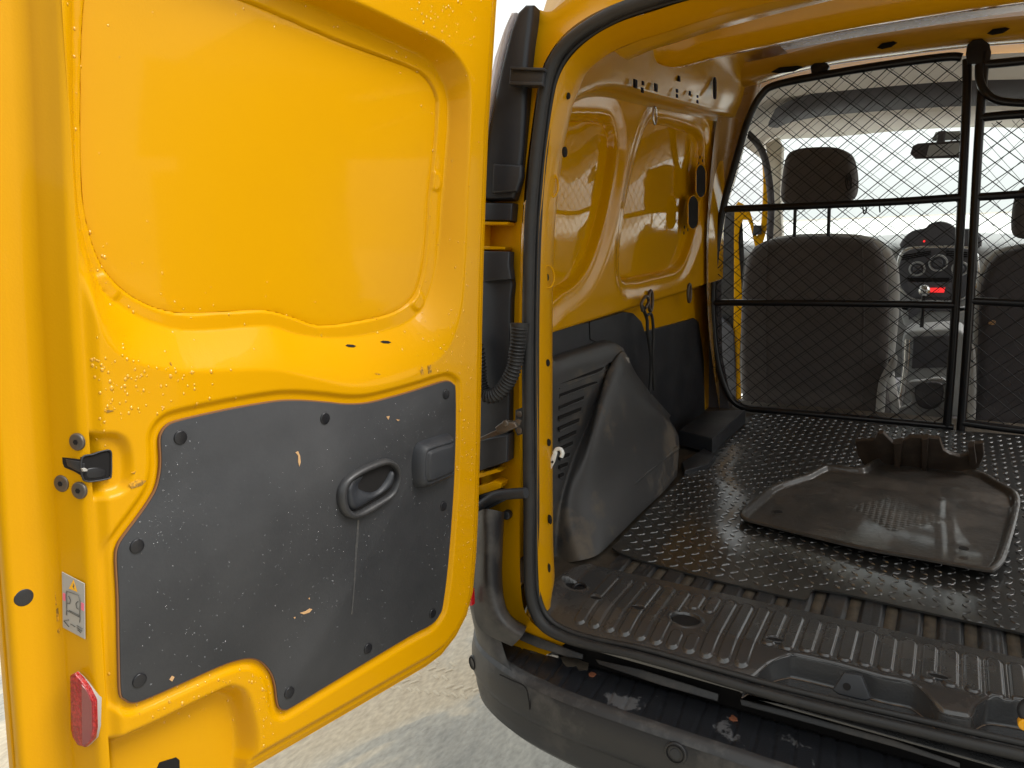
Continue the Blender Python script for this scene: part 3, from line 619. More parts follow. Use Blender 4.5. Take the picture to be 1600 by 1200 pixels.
# check strap
cs = blk('check_strap', [(745, 686), (775, 672), (808, 655), (814, 657), (812, 664), (790, 676), (745, 691)], -.025, .004, 'metal', bev=.001)
blk('strap_bracket', [(805, 641), (815, 637), (818, 645), (818, 678), (808, 681), (804, 672)], -.004, .006, 'plastgrey', bev=.002, parent=cs)
blk('strap_knuckle', [(773, 668), (786, 658), (804, 660), (808, 668), (790, 676), (776, 676)], -.03, .012, 'metal', bev=.003, parent=cs)
for p in [(811, 647), (811, 673), (789, 662)]:
    c = on(p, rp(-.032 if p[0] < 800 else -.008)); plate('strap_bolt', disc(c, HN, .0055, 14), HN, .008, 'metal', cs, bev=.002)
# corrugated conduit between body and door
cpth = spl(ons([(812, 512), (808, 545), (803, 575), (790, 602), (774, 617), (758, 616), (750, 598), (748, 570), (745, 545), (735, 525)], rp(-.025)), 8)
con = tube('wiring_conduit', list(resamp(cpth, 260)), lambda f: .0118 + .0015 * math.sin(f * 2 * math.pi * 44), 'rubber', van, seg=14, smoothp=False, label='corrugated black wiring conduit looped between body and door')
tube('conduit_boot', ons([(812, 505), (811, 530), (806, 556)], rp(-.02)), lambda f: .016 - .004 * f, 'rubber', con, seg=12)

# ================================================================== SILL
sy0, sy1 = .957, 1.172
recpx = [(1162, 1056), (1200, 1036), (1232, 1027), (1248, 1028), (1312, 1043), (1380, 1062), (1420, 1070), (1440, 1080), (1460, 1098), (1475, 1110), (1515, 1118), (1525, 1105), (1545, 1095), (1575, 1098), (1600, 1102), (1660, 1112)]
rec = [(p[0], p[1]) for p in ons(recpx, PZ(.004))]; rec = rec + [(.30, rec[-1][1]), (.30, .90), (rec[0][0] - .01, .90)]
ribx = [on((903 + k * 25.2, 972 + k * 7.0), PZ(.0))[0] for k in range(11)]; pitch = (ribx[-1] - ribx[0]) / 10
sholes = [((897, 917), .022, .013), ((931, 937), .011, .006), ((997, 952), .011, .006), ((1071, 970), .023, .019), ((1211, 1002), .011, .006), ((1467, 1060), .012, .006)]
shc = [(on(p, PZ(.008))[:2], a, b) for p, a, b in sholes]
def sill_h(u, v):
    z = .010 - .027 * np.clip((1.048 - v) / .091, 0, 1) ** 1.7
    r = np.full(u.shape, 1.0); x0 = ribx[0]
    for k in range(-0, 38):
        xc = x0 + k * pitch; v0, v1 = .990, 1.150
        if 8 <= k <= 9: pass
        if xc > rec[1][0] - .02: v0 = 1.045
        if xc > rec[2][0] + .01: v0 = 1.052
        for a, b in ([(v0, v1)] if not (6 <= k <= 7) else [(.990, 1.028), (1.098, v1)]):
            r = np.minimum(r, np.hypot(u - xc, v - np.clip(v, a + .009, b - .009)) - .0098)
    for (c, a, b) in shc: r = np.maximum(r, .012 - .01 * np.hypot((u - c[0]) / a, (v - c[1]) / b) ** 3)
    z = z + .0030 * ss(.0003, -.0020, r) - .0010 * ss(.0018, .0004, np.abs(r - .0007))
    for (c, a, b) in shc:
        if a < .02: continue
        q = np.hypot((u - c[0]) / a, (v - c[1]) / b); z = z + .002 * ss(1.35, 1.1, q) * ss(.9, 1.05, q) - .012 * ss(1.04, .92, q)
    q = sdp(rec, u, v)
    z = z - .0025 * ss(.0035, 0, q)
    z = z + .012 * ss(-.545, -.575, u)
    return z
sop = [(.60, sy1), (-.555, sy1), (-.572, 1.12), (-.585, 1.03), (-.572, .998), (-.548, .974), (-.51, .962), (-.45, .957), (.60, .957)]
sill = hfield('sill_plate', A_([0, 0, 0.]), A_([1., 0, 0]), A_([0, 1., 0]), A_([0, 0, 1.]), sop, sill_h, .0017, 'sill', skirt=.004, holes=[rec])
for (c, a, b), nme in zip(shc, ['sill_hole'] * 6):
    zh = float(sill_h(A_([c[0] + a * 1.2]), A_([c[1]]))[0]) - .003 if a >= .02 else float(sill_h(A_([c[0]]), A_([c[1]]))[0]) + .0009
    plate(nme, disc(A_([c[0], c[1], zh]), A_([0, 0, 1.]), a * .92, 24, b * .92, up=(0, 1, 0)), A_([0, 0, 1.]), .001, 'hole', sill, bev=.0002, prof=1)
    if a < .02: tube('hole_rim', disc(A_([c[0], c[1], zh]), A_([0, 0, 1.]), a, 24, b, up=(0, 1, 0)), .0011, 'sill', sill, seg=6, closed=True)
rl = [A_([p[0], p[1], float(sill_h(A_([p[0]]), A_([p[1]]))[0]) ]) for p in spl(ons(recpx, PZ(.004)), 4)]
rl = [p for p in rl if p[1] > .945]
wl = loft('recess_wall', [rl, [A_([p[0], p[1] - .0025, p[2] - .004]) for p in rl], [A_([p[0], p[1] - .004, -.024]) for p in rl], [A_([p[0], p[1] - .007, -.0275]) for p in rl]], 'sill', sill, n=120, smooth_curves=False)
plate('recess_floor', [A_([p[0], p[1] - .005, -.027]) for p in rl] + [A_([.30, rl[-1][1], -.027]), A_([.30, .962, -.027]), A_([rl[0][0], .962, -.027])], A_([0, 0, 1.]), .003, 'sill', sill, bev=.0003, prof=1)
tube('recess_edge', [p + A_([0, 0, -.0005]) for p in rl], .0014, 'sill', sill, seg=6, smoothp=False)
M['rustline'] = mat('rust_line', (.16, .11, .075), .8, c2=(.06, .05, .045), sc=60, amt=1, edge=(.45, .6))
tube('rust_seam', [A_([p[0], p[1] - .0085, -.0262]) for p in rl], .0009, 'rustline', sill, seg=5, smoothp=False)
# lashing ring in the left recess
c = shc[0][0]; tube('lashing_ring', [A_([c[0] + .012 + .012 * math.cos(a), c[1] - .001 + .010 * math.sin(a), .008 + .004 * math.sin(a)]) for a in np.linspace(0, 2 * math.pi, 14)[:-1]], .0030, 'steel', sill, closed=True, seg=8)
# striker
sx_ = A_([0, .985, 0])
st = plate('door_striker', ons([(1300, 1078), (1318, 1050), (1346, 1055), (1361, 1092), (1352, 1096), (1310, 1086)], (sx_ + A_([0, -.004, 0]), nrm(A_([0, -1., .45])))), nrm(A_([0, -1., .45])), .012, 'plast', van, bev=.003, label='black door striker on the sill')
plate('striker_eye', disc(on((1323, 1073), (sx_ + A_([0, -.005, 0]), nrm(A_([0, -1., .45])))), nrm(A_([0, -1., .45])), .005, 14), nrm(A_([0, -1., .45])), .002, 'hole', st, bev=.0003, prof=1)
tube('striker_latch', ons([(1612, 1135), (1602, 1122), (1598, 1108), (1606, 1098), (1620, 1100)], PY(.985)), .006, 'plast', van, seg=8)
plate('lashing_bush', disc(on((1601, 1134), PY(.975)), A_([0, -1, .2]), .007, 16), A_([0, -1, .2]), .012, 'paintdirty', van, bev=.002)

# ================================================================== LOAD FLOOR
fper = .0555; fx0 = on((1302, 957), PZ(0))[0]
def floor_h(u, v):
    f = ((u - fx0 + fper * 40.5) / fper) % 1 - .5; a = np.abs(f)
    z = -.006 + .007 * ss(.31, .24, a); z = z - .0012 * (ss(.10, .25, (np.abs(f * 12) % 1)) < .5) * (a < .2)
    return z
hfield('load_floor', A_([0, 0, 0.]), A_([1., 0, 0]), A_([0, 1., 0]), A_([0, 0, 1.]), [(-.53, 1.165), (.66, 1.165), (.66, 1.40), (-.53, 1.40)], floor_h, .0025, 'floor')
V = [(-.72, 1.08, -.007), (.72, 1.08, -.007), (.72, 2.62, -.007), (-.72, 2.62, -.007)]
mesh('floor_pan', V, [(0, 1, 2, 3)], 'dust', van, smooth=False)
k = 0
for i in range(-10, 14):
    x = fx0 + (i + .5) * fper
    if -.50 < x < .6: box('dusty_channel', (x - .0085, 1.172, -.0065), (x + .0085, 1.395, -.0045), 'dust', van, bev=0)
# rubber mat (loose)
mfront = ons([(955, 858), (1000, 873), (1050, 886), (1100, 899), (1150, 911), (1200, 922), (1240, 931), (1262, 935), (1266, 925), (1270, 918), (1320, 926), (1400, 944), (1500, 966), (1600, 988)], PZ(.008))
mpoly = [(p[0], p[1]) for p in mfront]; mpoly = [(-.550, 2.36), (-.552, 1.9), (-.558, 1.5)] + mpoly + [(.62, mpoly[-1][1]), (.62, 2.43), (-.50, 2.43)]
nzr = RS.rand(4) * 6
def mat_h(u, v):
    return .006 + .003 * np.sin(u * 9 + nzr[0]) * np.sin(v * 7 + nzr[1]) + .005 * ss(.05, 0, u + .556) * ss(1.5, 1.28, v) + .0015 * np.sin(v * 21 + u * 8)
rmat = hfield('rubber_mat', A_([0, 0, 0.]), A_([1., 0, 0]), A_([0, 1., 0]), A_([0, 0, 1.]), mpoly, mat_h, .010, 'mat_', None, skirt=.004)
LV, LF = [], []
pt = .0215; su = A_(mpoly)
gx = np.arange(-.545, .62, pt); gy = np.arange(1.18, 2.42, pt); GX, GY = np.meshgrid(gx, gy); SD = sdp(mpoly, GX, GY); HH = mat_h(GX, GY)
for j in range(GX.shape[0]):
    for i in range(GX.shape[1]):
        if SD[j, i] > -.006: continue
        x, y, h = GX[j, i], GY[j, i], HH[j, i]; a = math.pi / 4 if (i + j) % 2 else -math.pi / 4
        ca, sa = math.cos(a), math.sin(a); b = len(LV); l_, w_ = .0098, .0034
        for f_, pz in ((1, -.0004), (.72, .0015)):
            for (pu, pv) in ((-l_, 0), (-l_ * .45, -w_ * .85), (l_ * .45, -w_ * .85), (l_, 0), (l_ * .45, w_ * .85), (-l_ * .45, w_ * .85)):
                LV.append((x + f_ * (pu * ca - pv * sa), y + f_ * (pu * sa + pv * ca), h + pz))
        LF += [(b + k, b + (k + 1) % 6, b + 6 + (k + 1) % 6, b + 6 + k) for k in range(6)] + [tuple(b + 6 + k for k in range(6))]
lo = mesh('tread_lozenges', LV, LF, 'tread', rmat, smooth=False, kind='stuff')
me = rmat.data
top(rmat, 'black rubber mat with raised diamond tread covering the load floor', 'rubber mat'); lo.location = -rmat.location

# footwell mat lying on it
cmp_ = ons([(1156, 794), (1160, 802), (1176, 808), (1250, 825), (1350, 848), (1450, 866), (1540, 883), (1556, 882), (1566, 874), (1574, 860), (1586, 820), (1594, 785), (1594, 772), (1584, 763), (1556, 748), (1540, 739), (1500, 728), (1440, 721), (1384, 714), (1370, 716), (1350, 728), (1338, 731), (1296, 727), (1284, 728), (1240, 740), (1206, 752), (1185, 768), (1166, 784)], PZ(.035))
cm = spl([(p[0], p[1]) for p in cmp_], 3, True)
c0 = on((1400, 790), PZ(.03)); 
def cm_h(u, v):
    s_ = sdp(cm, u, v); z = .014 + .013 * ss(-.017, -.009, s_) - .002 * ss(-.004, 0, s_)
    z = z + .010 * ss(c0[1] + .13, c0[1] + .19, v) * ss(-.30, -.24, u) * ss(.20, .14, u) + .0015 * np.sin(u * 11) * np.sin(v * 9 + 1)
    z = z + .0014 * ss(.2, .7, np.sin((u + v) * 260) * np.sin((u - v) * 260)) * ss(.10, .085, np.abs(u - c0[0]) + np.abs(v - c0[1]) * .9)
    return z
cmo = hfield('footwell_mat', A_([0, 0, 0.]), A_([1., 0, 0]), A_([0, 1., 0]), A_([0, 0, 1.]), cm, cm_h, .0032, 'carmat', None, skirt=.004)
cmh = []
for p in [(1216, 800), (1506, 857)]:
    c = on(p, PZ(.024)); cmh.append(plate('fixing_hole', disc(c + A_([0, 0, .001]), A_([0, 0, 1.]), .0085, 16, up=(0, 1, 0)), A_([0, 0, 1.]), .001, 'hole', cmo, bev=.0002, prof=1))
top(cmo, 'brown dusty moulded footwell mat with raised rim lying on the rubber mat', 'car mat')
for h_ in cmh: h_.location = -cmo.location
# muddy broken plastic piece behind it
yb = 1.98
bk = [(1336, 690), (1340, 712), (1350, 728), (1395, 738), (1450, 742), (1500, 742), (1530, 732), (1538, 712), (1536, 693), (1520, 694), (1514, 710), (1500, 714), (1484, 710), (1474, 704), (1468, 686), (1450, 684), (1422, 683), (1408, 691), (1395, 693), (1388, 686), (1380, 677), (1372, 677), (1366, 688)]
bp3 = ons(bk, PY(yb, -.4)); z0 = min(p[2] for p in bp3)
if z0 < .014: pass
bpo = plate('broken_trim', bp3, A_([0, -1., -.4]), .012, 'brown', None, bev=.003)
ribs_ = [plate('trim_rib', ons(q, PY(yb - .02, -.4)), A_([0, -1., -.4]), .02, 'brown', bpo, bev=.002) for q in ([(1395, 694), (1410, 692), (1406, 736), (1398, 736)], [(1440, 687), (1450, 686), (1448, 740), (1440, 740)], [(1512, 700), (1522, 697), (1526, 724), (1516, 730)])]
top(bpo, 'brown muddy broken plastic trim piece standing behind the footwell mat', 'plastic piece')
for r_ in ribs_: r_.location = -bpo.location

# ================================================================== WHEEL ARCH TRIM (left)
ax = lambda p, x: on(p, PX(x))
low_c = [on((870, 882), PZ(.004)), on((905, 876), PZ(.004)), on((935, 866), PZ(.002)), on((965, 838), PZ(.002)), on((1000, 803), PZ(.002)), on((1035, 770), PZ(.002)), on((1058, 744), PZ(.002))]
nf = nrm(A_([1., -.04, .10])); rp_pl = (ax((930, 600), -.668), nf)
def arch():
    vp = lambda *P: ons(P, rp_pl)
    # curve by curve: foot, belly line, shoulder, crest
    foot = low_c
    belt = [ax((874, 800), -.664), ax((890, 790), -.634), ax((925, 775), -.612), ax((965, 745), -.602), ax((1000, 713), -.598), ax((1035, 685), -.597), ax((1061, 690), -.597)]
    shou = [ax((896, 725), -.667), ax((912, 700), -.644), ax((935, 660), -.628), ax((970, 640), -.620), ax((1000, 640), -.615), ax((1025, 645), -.612), ax((1056, 672), -.612)]
    cres = [ax((925, 650), -.668), ax((938, 612), -.663), ax((950, 580), -.658), ax((970, 560), -.655), ax((990, 590), -.650), ax((1015, 622), -.645), ax((1046, 655), -.640)]
    crs2 = [ax((950, 556), -.685), ax((958, 548), -.683), ax((966, 545), -.68), ax((976, 552), -.678), ax((992, 583), -.675), ax((1017, 615), -.67), ax((1046, 648), -.665)]
    crs3 = [p + A_([-.06, 0, 0]) for p in crs2]
    foot = vp((838, 892), (856, 886), (869, 882)) + foot[1:]; belt = vp((838, 812), (862, 803), (873, 800)) + belt[1:]; shou = vp((838, 742), (880, 732), (892, 727)) + shou[1:]
    cres = vp((838, 672), (908, 655), (922, 651)) + cres[1:]; crs2 = vp((838, 596), (934, 566), (948, 560)) + crs2[1:]; crs3 = [p + A_([-.06, 0, 0]) for p in crs2]
    return [foot, belt, shou, cres, crs2, crs3]
wa = loft('wheel_arch_trim', arch(), 'arch', van, align=True, n=110, across=8, label='black plastic wheel arch cover, scuffed and dusty')
# lower kick strip with its ledge
# rear face with louvres
lov = [((874, 603), (951, 573), 6), ((874, 618), (944, 592), 5), ((874, 637), (913, 621), 5), ((874, 653), (909, 639), 5), ((874, 670), (906, 656), 5), ((875, 687), (901, 675), 5), ((875, 702), (896, 692), 5), ((875, 716), (891, 710), 5), ((875, 730), (888, 725), 5), ((875, 744), (882, 741), 5)]
for (x0, y0), (x1, y1), h_ in lov:
    q = ons([(x0, y0 - h_ / 2), (x1, y1 - h_ / 2), (x1 - 1, y1 + h_ / 2), (x0, y0 + h_ / 2)], (rp_pl[0] + nf * .0042, nf))
    plate('louvre', q, nf, .005, 'hole', wa, bev=.0002, prof=1)
    tube('louvre_lip', ons([(x0, y0 + h_ / 2 + 1), (x1 - 1, y1 + h_ / 2 + 1)], (rp_pl[0] + nf * .0042, nf)), .0016, 'arch', wa, seg=6, smoothp=False)
# top box of the cover
tb = [[ax((860, 620), -.66), ax((935, 592), -.66), ax((972, 566), -.655)], [ax((860, 575), -.675), ax((930, 556), -.672), ax((960, 545), -.668)],
      [ax((860, 553), -.69), ax((920, 537), -.688), ax((955, 532), -.69), ], [ax((860, 548), -.76), ax((905, 530), -.76), ax((945, 525), -.76)]]
loft('cover_top', [[ax((840, 612), -.665), ax((900, 590), -.665), ax((954, 566), -.662), ax((976, 562), -.668)], [ax((840, 582), -.672), ax((905, 563), -.67), ax((955, 549), -.668), ax((976, 550), -.675)],
                   [ax((840, 566), -.690), ax((905, 545), -.688), ax((948, 533), -.688), ax((970, 541), -.69)], [ax((840, 560), -.75), ax((900, 541), -.75), ax((930, 529), -.75), ax((945, 530), -.75)]], 'arch', wa, n=30, across=6)
# side board behind the cover
plate('side_trim_board', ons([(850, 518), (920, 503), (975, 487), (990, 489), (1003, 502), (1012, 530), (1016, 600), (1015, 660), (1000, 700), (850, 760)], PX(-.701)), A_([1., 0, 0]), .02, 'plast', van, bev=.004)
tube('board_seam', ons([(921, 502), (922, 530), (960, 548), (966, 560)], PX(-.700)), .0012, 'hole', van, seg=6, smoothp=False)
# forward lower trim
plate('side_trim_board', ons([(1000, 520), (1050, 507), (1085, 497), (1092, 502), (1100, 560), (1102, 660), (1000, 720)], PX(-.702)), A_([1., 0, 0]), .02, 'plast', van, bev=.003)
plate('trim_foot', ons([(1096, 428), (1122, 428), (1122, 480), (1124, 560), (1140, 640), (1098, 655), (1097, 560)], PY(2.49)), A_([0, -1., 0]), .04, 'dark', van, bev=.004)
# ledge and socket on the cover's flank
tube('cover_ledge', [ax((948, 792), -.600), ax((1003, 745), -.590), ax((1058, 700), -.590)], .0060, 'arch', wa, seg=8)
plate('cover_recess', disc(ax((1014, 762), -.588), nrm(A_([1., -.1, .2])), .012, 20, .020), nrm(A_([1., -.1, .2])), .003, 'hole', wa, bev=.001)
tube('recess_rim', disc(ax((1014, 762), -.587), nrm(A_([1., -.1, .2])), .013, 20, .021), .0018, 'arch', wa, seg=6, closed=True)
plate('cover_tab', ons([(976, 558), (983, 559), (984, 567), (978, 570)], PX(-.66)), A_([1., 0, 0]), .01, 'label', wa, bev=.001)

# ================================================================== INNER SIDE WALL (left)
XW = -.675; XG = -.701
def yz(p, x): q = on(p, PX(x)); return (q[1], q[2])
W1 = spl([yz(p, XG) for p in [(820, 192), (880, 189), (928, 189), (944, 197), (949, 230), (941, 290), (928, 350), (912, 398), (893, 430), (866, 449), (820, 460)]] , 4, True)
W2 = spl([yz(p, XG) for p in [(1020, 193), (1062, 202), (1083, 213), (1090, 232), (1088, 290), (1078, 350), (1062, 400), (1045, 420), (1010, 428), (978, 434), (960, 425), (965, 350), (985, 250), (1003, 200)]], 4, True)
def side_h(u, v):
    h = np.zeros(u.shape)
    for B in (W1, W2):
        b = sdp(B, u, v); h = h - .0085 * ss(.060, .018, b) - .0180 * ss(.0115, .004, b) - .006 * ss(.0005, -.003, b)
    h = h - .034 * ss(.440, .425, v)
    return h
sw = hfield('side_wall', A_([XW, 0, 0]), A_([0, 1., 0]), A_([0, 0, 1.]), A_([1., 0, 0]), [(1.03, -.01), (1.03, .86), (1.30, .872), (1.4, .897), (1.5, .917), (1.7, .932), (2.1, .942), (2.52, .955), (2.52, -.01)], side_h, .0045, 'paintin_lifted', label='bare yellow inner side wall of the load bay')
for Wp in (W1, W2):
    plate('window_blank', [A_([XG, u, v]) for u, v in inset2(A_(Wp), .0018)], A_([1., 0, 0]), .004, 'gloss', sw, bev=.001)
# upper shelf roll and cant face: its foot rises towards the cab
cpx = [(850, 205), (880, 166), (905, 150), (930, 141), (960, 142), (1000, 152), (1040, 162), (1080, 171), (1130, 183), (1160, 190)]
c0_ = ons(cpx, PX(-.66)); yt = [p[1] for p in c0_]
c00 = [A_([XW, p[1], p[2] - .012]) for p in c0_]
def up(dx, z): return [A_([dx, p[1], z]) for p in c0_]
def upz(x, dz): return [A_([x, p[1], p[2] + dz]) for p in c0_]
loft('cant_rail', [c00, upz(-.668, -.003), c0_, upz(-.648, .002), upz(-.640, .009), upz(-.637, .02), up(-.625, 1.0), up(-.605, 1.07), up(-.57, 1.12), up(-.50, 1.14)], 'cant', van, n=60, across=3)
plate('dark_gap', ons([(900, 152), (929, 104), (931, 132)], PX(-.70)), A_([1., 0, 0]), .004, 'hole', van, bev=.0005, prof=1)
def wall(ps, x=-.622): return ons(ps, PX(x))
for p, r in [((994, 131), .008), ((1006, 130), .004), ((1005, 141), .005), ((1026, 137), .008), ((1062, 123), .006), ((1059, 142), .004), ((1059, 150), .004), ((1079, 146), .005), ((1091, 151), .003), ((1091, 159), .004)]:
    c = on(p, PX(-.62)); zz_ = c[2]; x = -.628 + (zz_ - .985) * .018 / .075 + .002 if zz_ > .985 else -.628; c = on(p, PX(x + .003)); nn = nrm(A_([1, 0, -.24]))
    plate('square_hole', [c + A_([0, r * a, r * 1.1 * b]) for a, b in ((-1, -1), (1, -1), (1, 1), (-1, 1))], nn, .004, 'hole', van, bev=.0005, prof=1)
plate('cable_slot', [on((1118, 138), PX(-.610)) + A_([0, .013 * math.cos(a), .017 * math.sin(a)]) + A_([0, 0, .012 * (1 if math.sin(a) > 0 else -1)]) for a in np.linspace(0, 2 * math.pi, 24, endpoint=False)], nrm(A_([1, 0, -.24])), .004, 'hole', van, bev=.001)
for p in [(1095, 283), (1083, 332)]:
    c = on(p, PX(-.673)); P_ = [c + A_([0, .050 * math.cos(a), .026 * math.sin(a) + .022 * (1 if math.sin(a) > 0 else -1)]) for a in np.linspace(0, 2 * math.pi, 28, endpoint=False)]
    plate('wall_slot', P_, A_([1., 0, 0]), .002, 'hole', sw, bev=.0005, prof=1); tube('slot_rim', P_, .0022, 'paintin_lifted', sw, seg=6, closed=True)
for p in [(1094, 246), (1098, 251), (1092, 256), (1070, 355), (1075, 359), (1069, 364)]:
    c = on(p, PX(-.674)); plate('wall_hole', disc(c, A_([1., 0, 0]), .005, 10), A_([1., 0, 0]), .001, 'hole', sw, bev=.0002, prof=1)
# lashing eyes
for p in [(1012, 470), (1073, 458)]:
    c = on(p, PX(-.68)); tube('lashing_eye', [c + A_([.008, .014 * math.cos(a), .026 * math.sin(a)]) for a in np.linspace(0, 2 * math.pi, 14)[:-1]], .0045, 'metal', van, closed=True, seg=8)
e = on((1018, 181), PX(-.67)); tube('roof_eye', [e + A_([.008, .012 * math.cos(a), .020 * math.sin(a)]) for a in np.linspace(0, 2 * math.pi, 14)[:-1]], .003, 'chrome', van, closed=True, seg=8)
# roof skin, bows and rear header
loft('roof_skin', [[A_([x, y, 1.150 + .012 * (1 - (x / .6) ** 2)]) for x in np.linspace(-.58, .58, 9)] for y in (1.1, 1.5, 2.0, 2.6)], 'primer', van, n=40)
bowpx_lo = [(1028, 99), (1040, 103), (1065, 98), (1110, 86), (1200, 66), (1300, 45), (1400, 28), (1500, 12), (1600, -2)]
bowpx_hi = [(1022, 88), (1030, 76), (1055, 60), (1075, 45), (1130, 28), (1200, 12), (1300, -10), (1450, -38), (1600, -65)]
yb_ = 1.52
lo3 = ons(bowpx_lo, PY(yb_)); hi3 = ons(bowpx_hi, PY(yb_ - .03))
ext = lambda P: P + [P[-1] + (P[-1] - P[-2]) * k for k in (1, 2, 3)]
bow = loft('roof_bow', [[p + A_([0, .10, .03]) for p in ext(lo3)], [p + A_([0, .06, .004]) for p in ext(lo3)], ext(lo3), [a * .5 + b * .5 + A_([0, -.004, 0]) for a, b in zip(ext(lo3), ext(hi3))], ext(hi3), [p + A_([0, -.01, .02]) for p in ext(hi3)]], 'paintin_lifted', van, n=80)
hdr = [ons([(1180, -38), (1250, -55), (1400, -85)], rp(.01))]
rh = ons([(960, 80), (995, 65), (1037, 52), (1080, 38), (1125, 25), (1200, 5), (1300, -20)], rp(.075)); rh2 = [A_([p[0], p[1] + .20, 1.13]) for p in rh]; rh1 = [A_([p[0], p[1] + .09, p[2] + .015]) for p in rh]
loft('rear_header', [rh, rh1, rh2], 'cant', van, n=50, across=3)
for pp in ([(1014, 39), (1022, 33), (1036, 30), (1044, 31), (1036, 37), (1024, 38)], [(1031, 40), (1038, 36), (1040, 37), (1034, 41)], [(1045, 41), (1055, 37), (1058, 38), (1048, 42)]): plate('header_slot', ons(pp, PY(.965 + .088, K_)), A_([0, -1, -.3]), .004, 'hole', van, bev=.0005, prof=1)
# closing shadow box above wheel arch between pillar and side wall
# ring beam at the bulkhead
bpx = [(1128, 150), (1160, 138), (1220, 118), (1300, 100), (1400, 86), (1500, 74), (1600, 66), (1700, 60)]
bpx2 = [(1120, 130), (1150, 118), (1220, 104), (1300, 84), (1400, 68), (1500, 55), (1600, 45), (1700, 38)]
b1 = ons(bpx, PY(2.50)); b2 = ons(bpx2, PY(2.42))
loft('cab_roof_bow', [[p + A_([0, .05, .005]) for p in b1], b1, [a * .5 + b * .5 + A_([0, 0, -.006]) for a, b in zip(b1, b2)], b2, [p + A_([0, -.01, .03]) for p in b2]], 'cant', van, n=60)
for p, r in [((1386, 70), 16), ((1230, 108), 26), ((1560, 48), 18)]:
    plate('bow_slot', ons([(p[0] - r, p[1] + 5), (p[0] - r * .5, p[1] - 2), (p[0] + r * .6, p[1] - 5), (p[0] + r, p[1] - 3), (p[0] + r * .4, p[1] + 4), (p[0] - r * .5, p[1] + 7)], PY(2.405)), A_([0, -1, -.4]), .004, 'hole', van, bev=.001)
# B pillar, brown painted, just ahead of the wall
bp_ = loft('cab_pillar', [ons([(1128, 140), (1118, 200), (1108, 300), (1104, 400), (1108, 520), (1125, 645)], PX(-.665)), ons([(1150, 130), (1140, 200), (1122, 300), (1114, 400), (1114, 480), (1124, 600)], PY(2.50)), ons([(1186, 128), (1168, 200), (1146, 280), (1130, 340), (1118, 480), (1130, 600)], PY(2.53)), ons([(1190, 128), (1171, 200), (1150, 280), (1133, 340), (1119, 480), (1131, 600)], PY(2.62))], 'primer', van, n=40, across=4)
# right inner wall (outside the frame) and right wheel arch: mirror so that bounce light and side steps hold
hfield('side_wall', A_([-XW, 0, 0]), A_([0, 1., 0]), A_([0, 0, 1.]), A_([-1., 0, 0]), [(1.03, -.01), (1.03, .86), (1.30, .872), (1.5, .917), (1.76, .935), (1.76, -.01)], side_h, .01, 'paintin_lifted')
V = [(.66, 1.25, 0), (.60, 1.30, 0), (.60, 1.85, 0), (.66, 1.9, 0), (.72, 1.25, .42), (.67, 1.3, .42), (.67, 1.7, .42), (.72, 1.9, .38)]
mesh('wheel_arch_trim', V, [(0, 1, 5, 4), (1, 2, 6, 5), (2, 3, 7, 6), (4, 5, 6, 7)], 'arch', van)
mesh('cant_rail', [(.675, 1.0, .90), (.675, 2.53, .95), (.62, 2.53, 1.0), (.62, 1.0, 1.0), (.5, 1.0, 1.14), (.5, 2.53, 1.14)], [(0, 1, 2, 3), (3, 2, 5, 4)], 'paintin_lifted', van)

# ================================================================== BUMPER
ridge = [A_([-.765, 1.20, -.07]), A_([-.755, 1.10, -.072]), A_([-.728, 1.035, -.076]), A_([-.700, .985, -.080]), A_([-.655, .950, -.080]), A_([-.585, .921, -.080]), A_([-.50, .905, -.080]), A_([-.42, .899, -.080]), A_([-.25, .896, -.080]), A_([0, .894, -.080]), A_([.3, .896, -.08]), A_([.5, .905, -.08]), A_([.62, .95, -.08])]
def offc(k, dz):
    out = []
    c_ = A_([0, 2.2, 0])
    for i, p in enumerate(ridge):
        t_ = nrm(ridge[min(i + 1, len(ridge) - 1)] - ridge[max(i - 1, 0)]); n_ = nrm(A_([t_[1], -t_[0], 0])); out.append(p + n_ * k + A_([0, 0, dz]))
    return out
bum = loft('rear_bumper', [offc(-.014, .004), offc(-.006, .0035), offc(0, 0), offc(.004, -.006), offc(.009, -.03), offc(.010, -.055), offc(.008, -.066), offc(.003, -.068), offc(.002, -.072), offc(.004, -.09), offc(.0, -.115), offc(-.016, -.135), offc(-.06, -.15), offc(-.16, -.16)], 'bumper', van, n=120, label='black plastic rear bumper with scuffed ribbed step')
inner = [(.62, 1.02), (0, 1.005), (-.30, 1.003), (-.52, 1.006), (-.585, 1.012), (-.62, 1.03), (-.65, 1.06), (-.67, 1.12), (-.67, 1.2)]
stp = [(p[0], p[1]) for p in spl(offc(-.010, 0), 3)] + inner
gr = [-.60 + k * .0272 for k in range(0, 46)]
def step_h(u, v):
    z = -.0765 + 0 * u
    for i, g in enumerate(gr): z = z - .0028 * ss(.0028, .0010, np.abs(u - g - (v - .9) * (-.12 if i % 3 else -.05)))
    z = z + .004 * ss(.0, .8, np.sin((u + .1) * 25)) * 0 - .01 * ss(.985, 1.01, v) * (u > -.58)
    return z
M['worn'] = mat('worn_bumper_edge', (.03, .03, .032), .4, c2=(.13, .125, .12), sc=16, amt=.6, edge=(.48, .7), stretch=(1, 1, 1))
loft('worn_edge', [offc(-.012, .0048), offc(-.006, .0042), offc(.0006, .0004), offc(.0046, -.006)], 'worn', bum, n=120)
stpo = hfield('bumper_step', A_([0, 0, 0.]), A_([1., 0, 0]), A_([0, 1., 0]), A_([0, 0, 1.]), stp, step_h, .0028, 'bumptop', bum, skirt=.01)
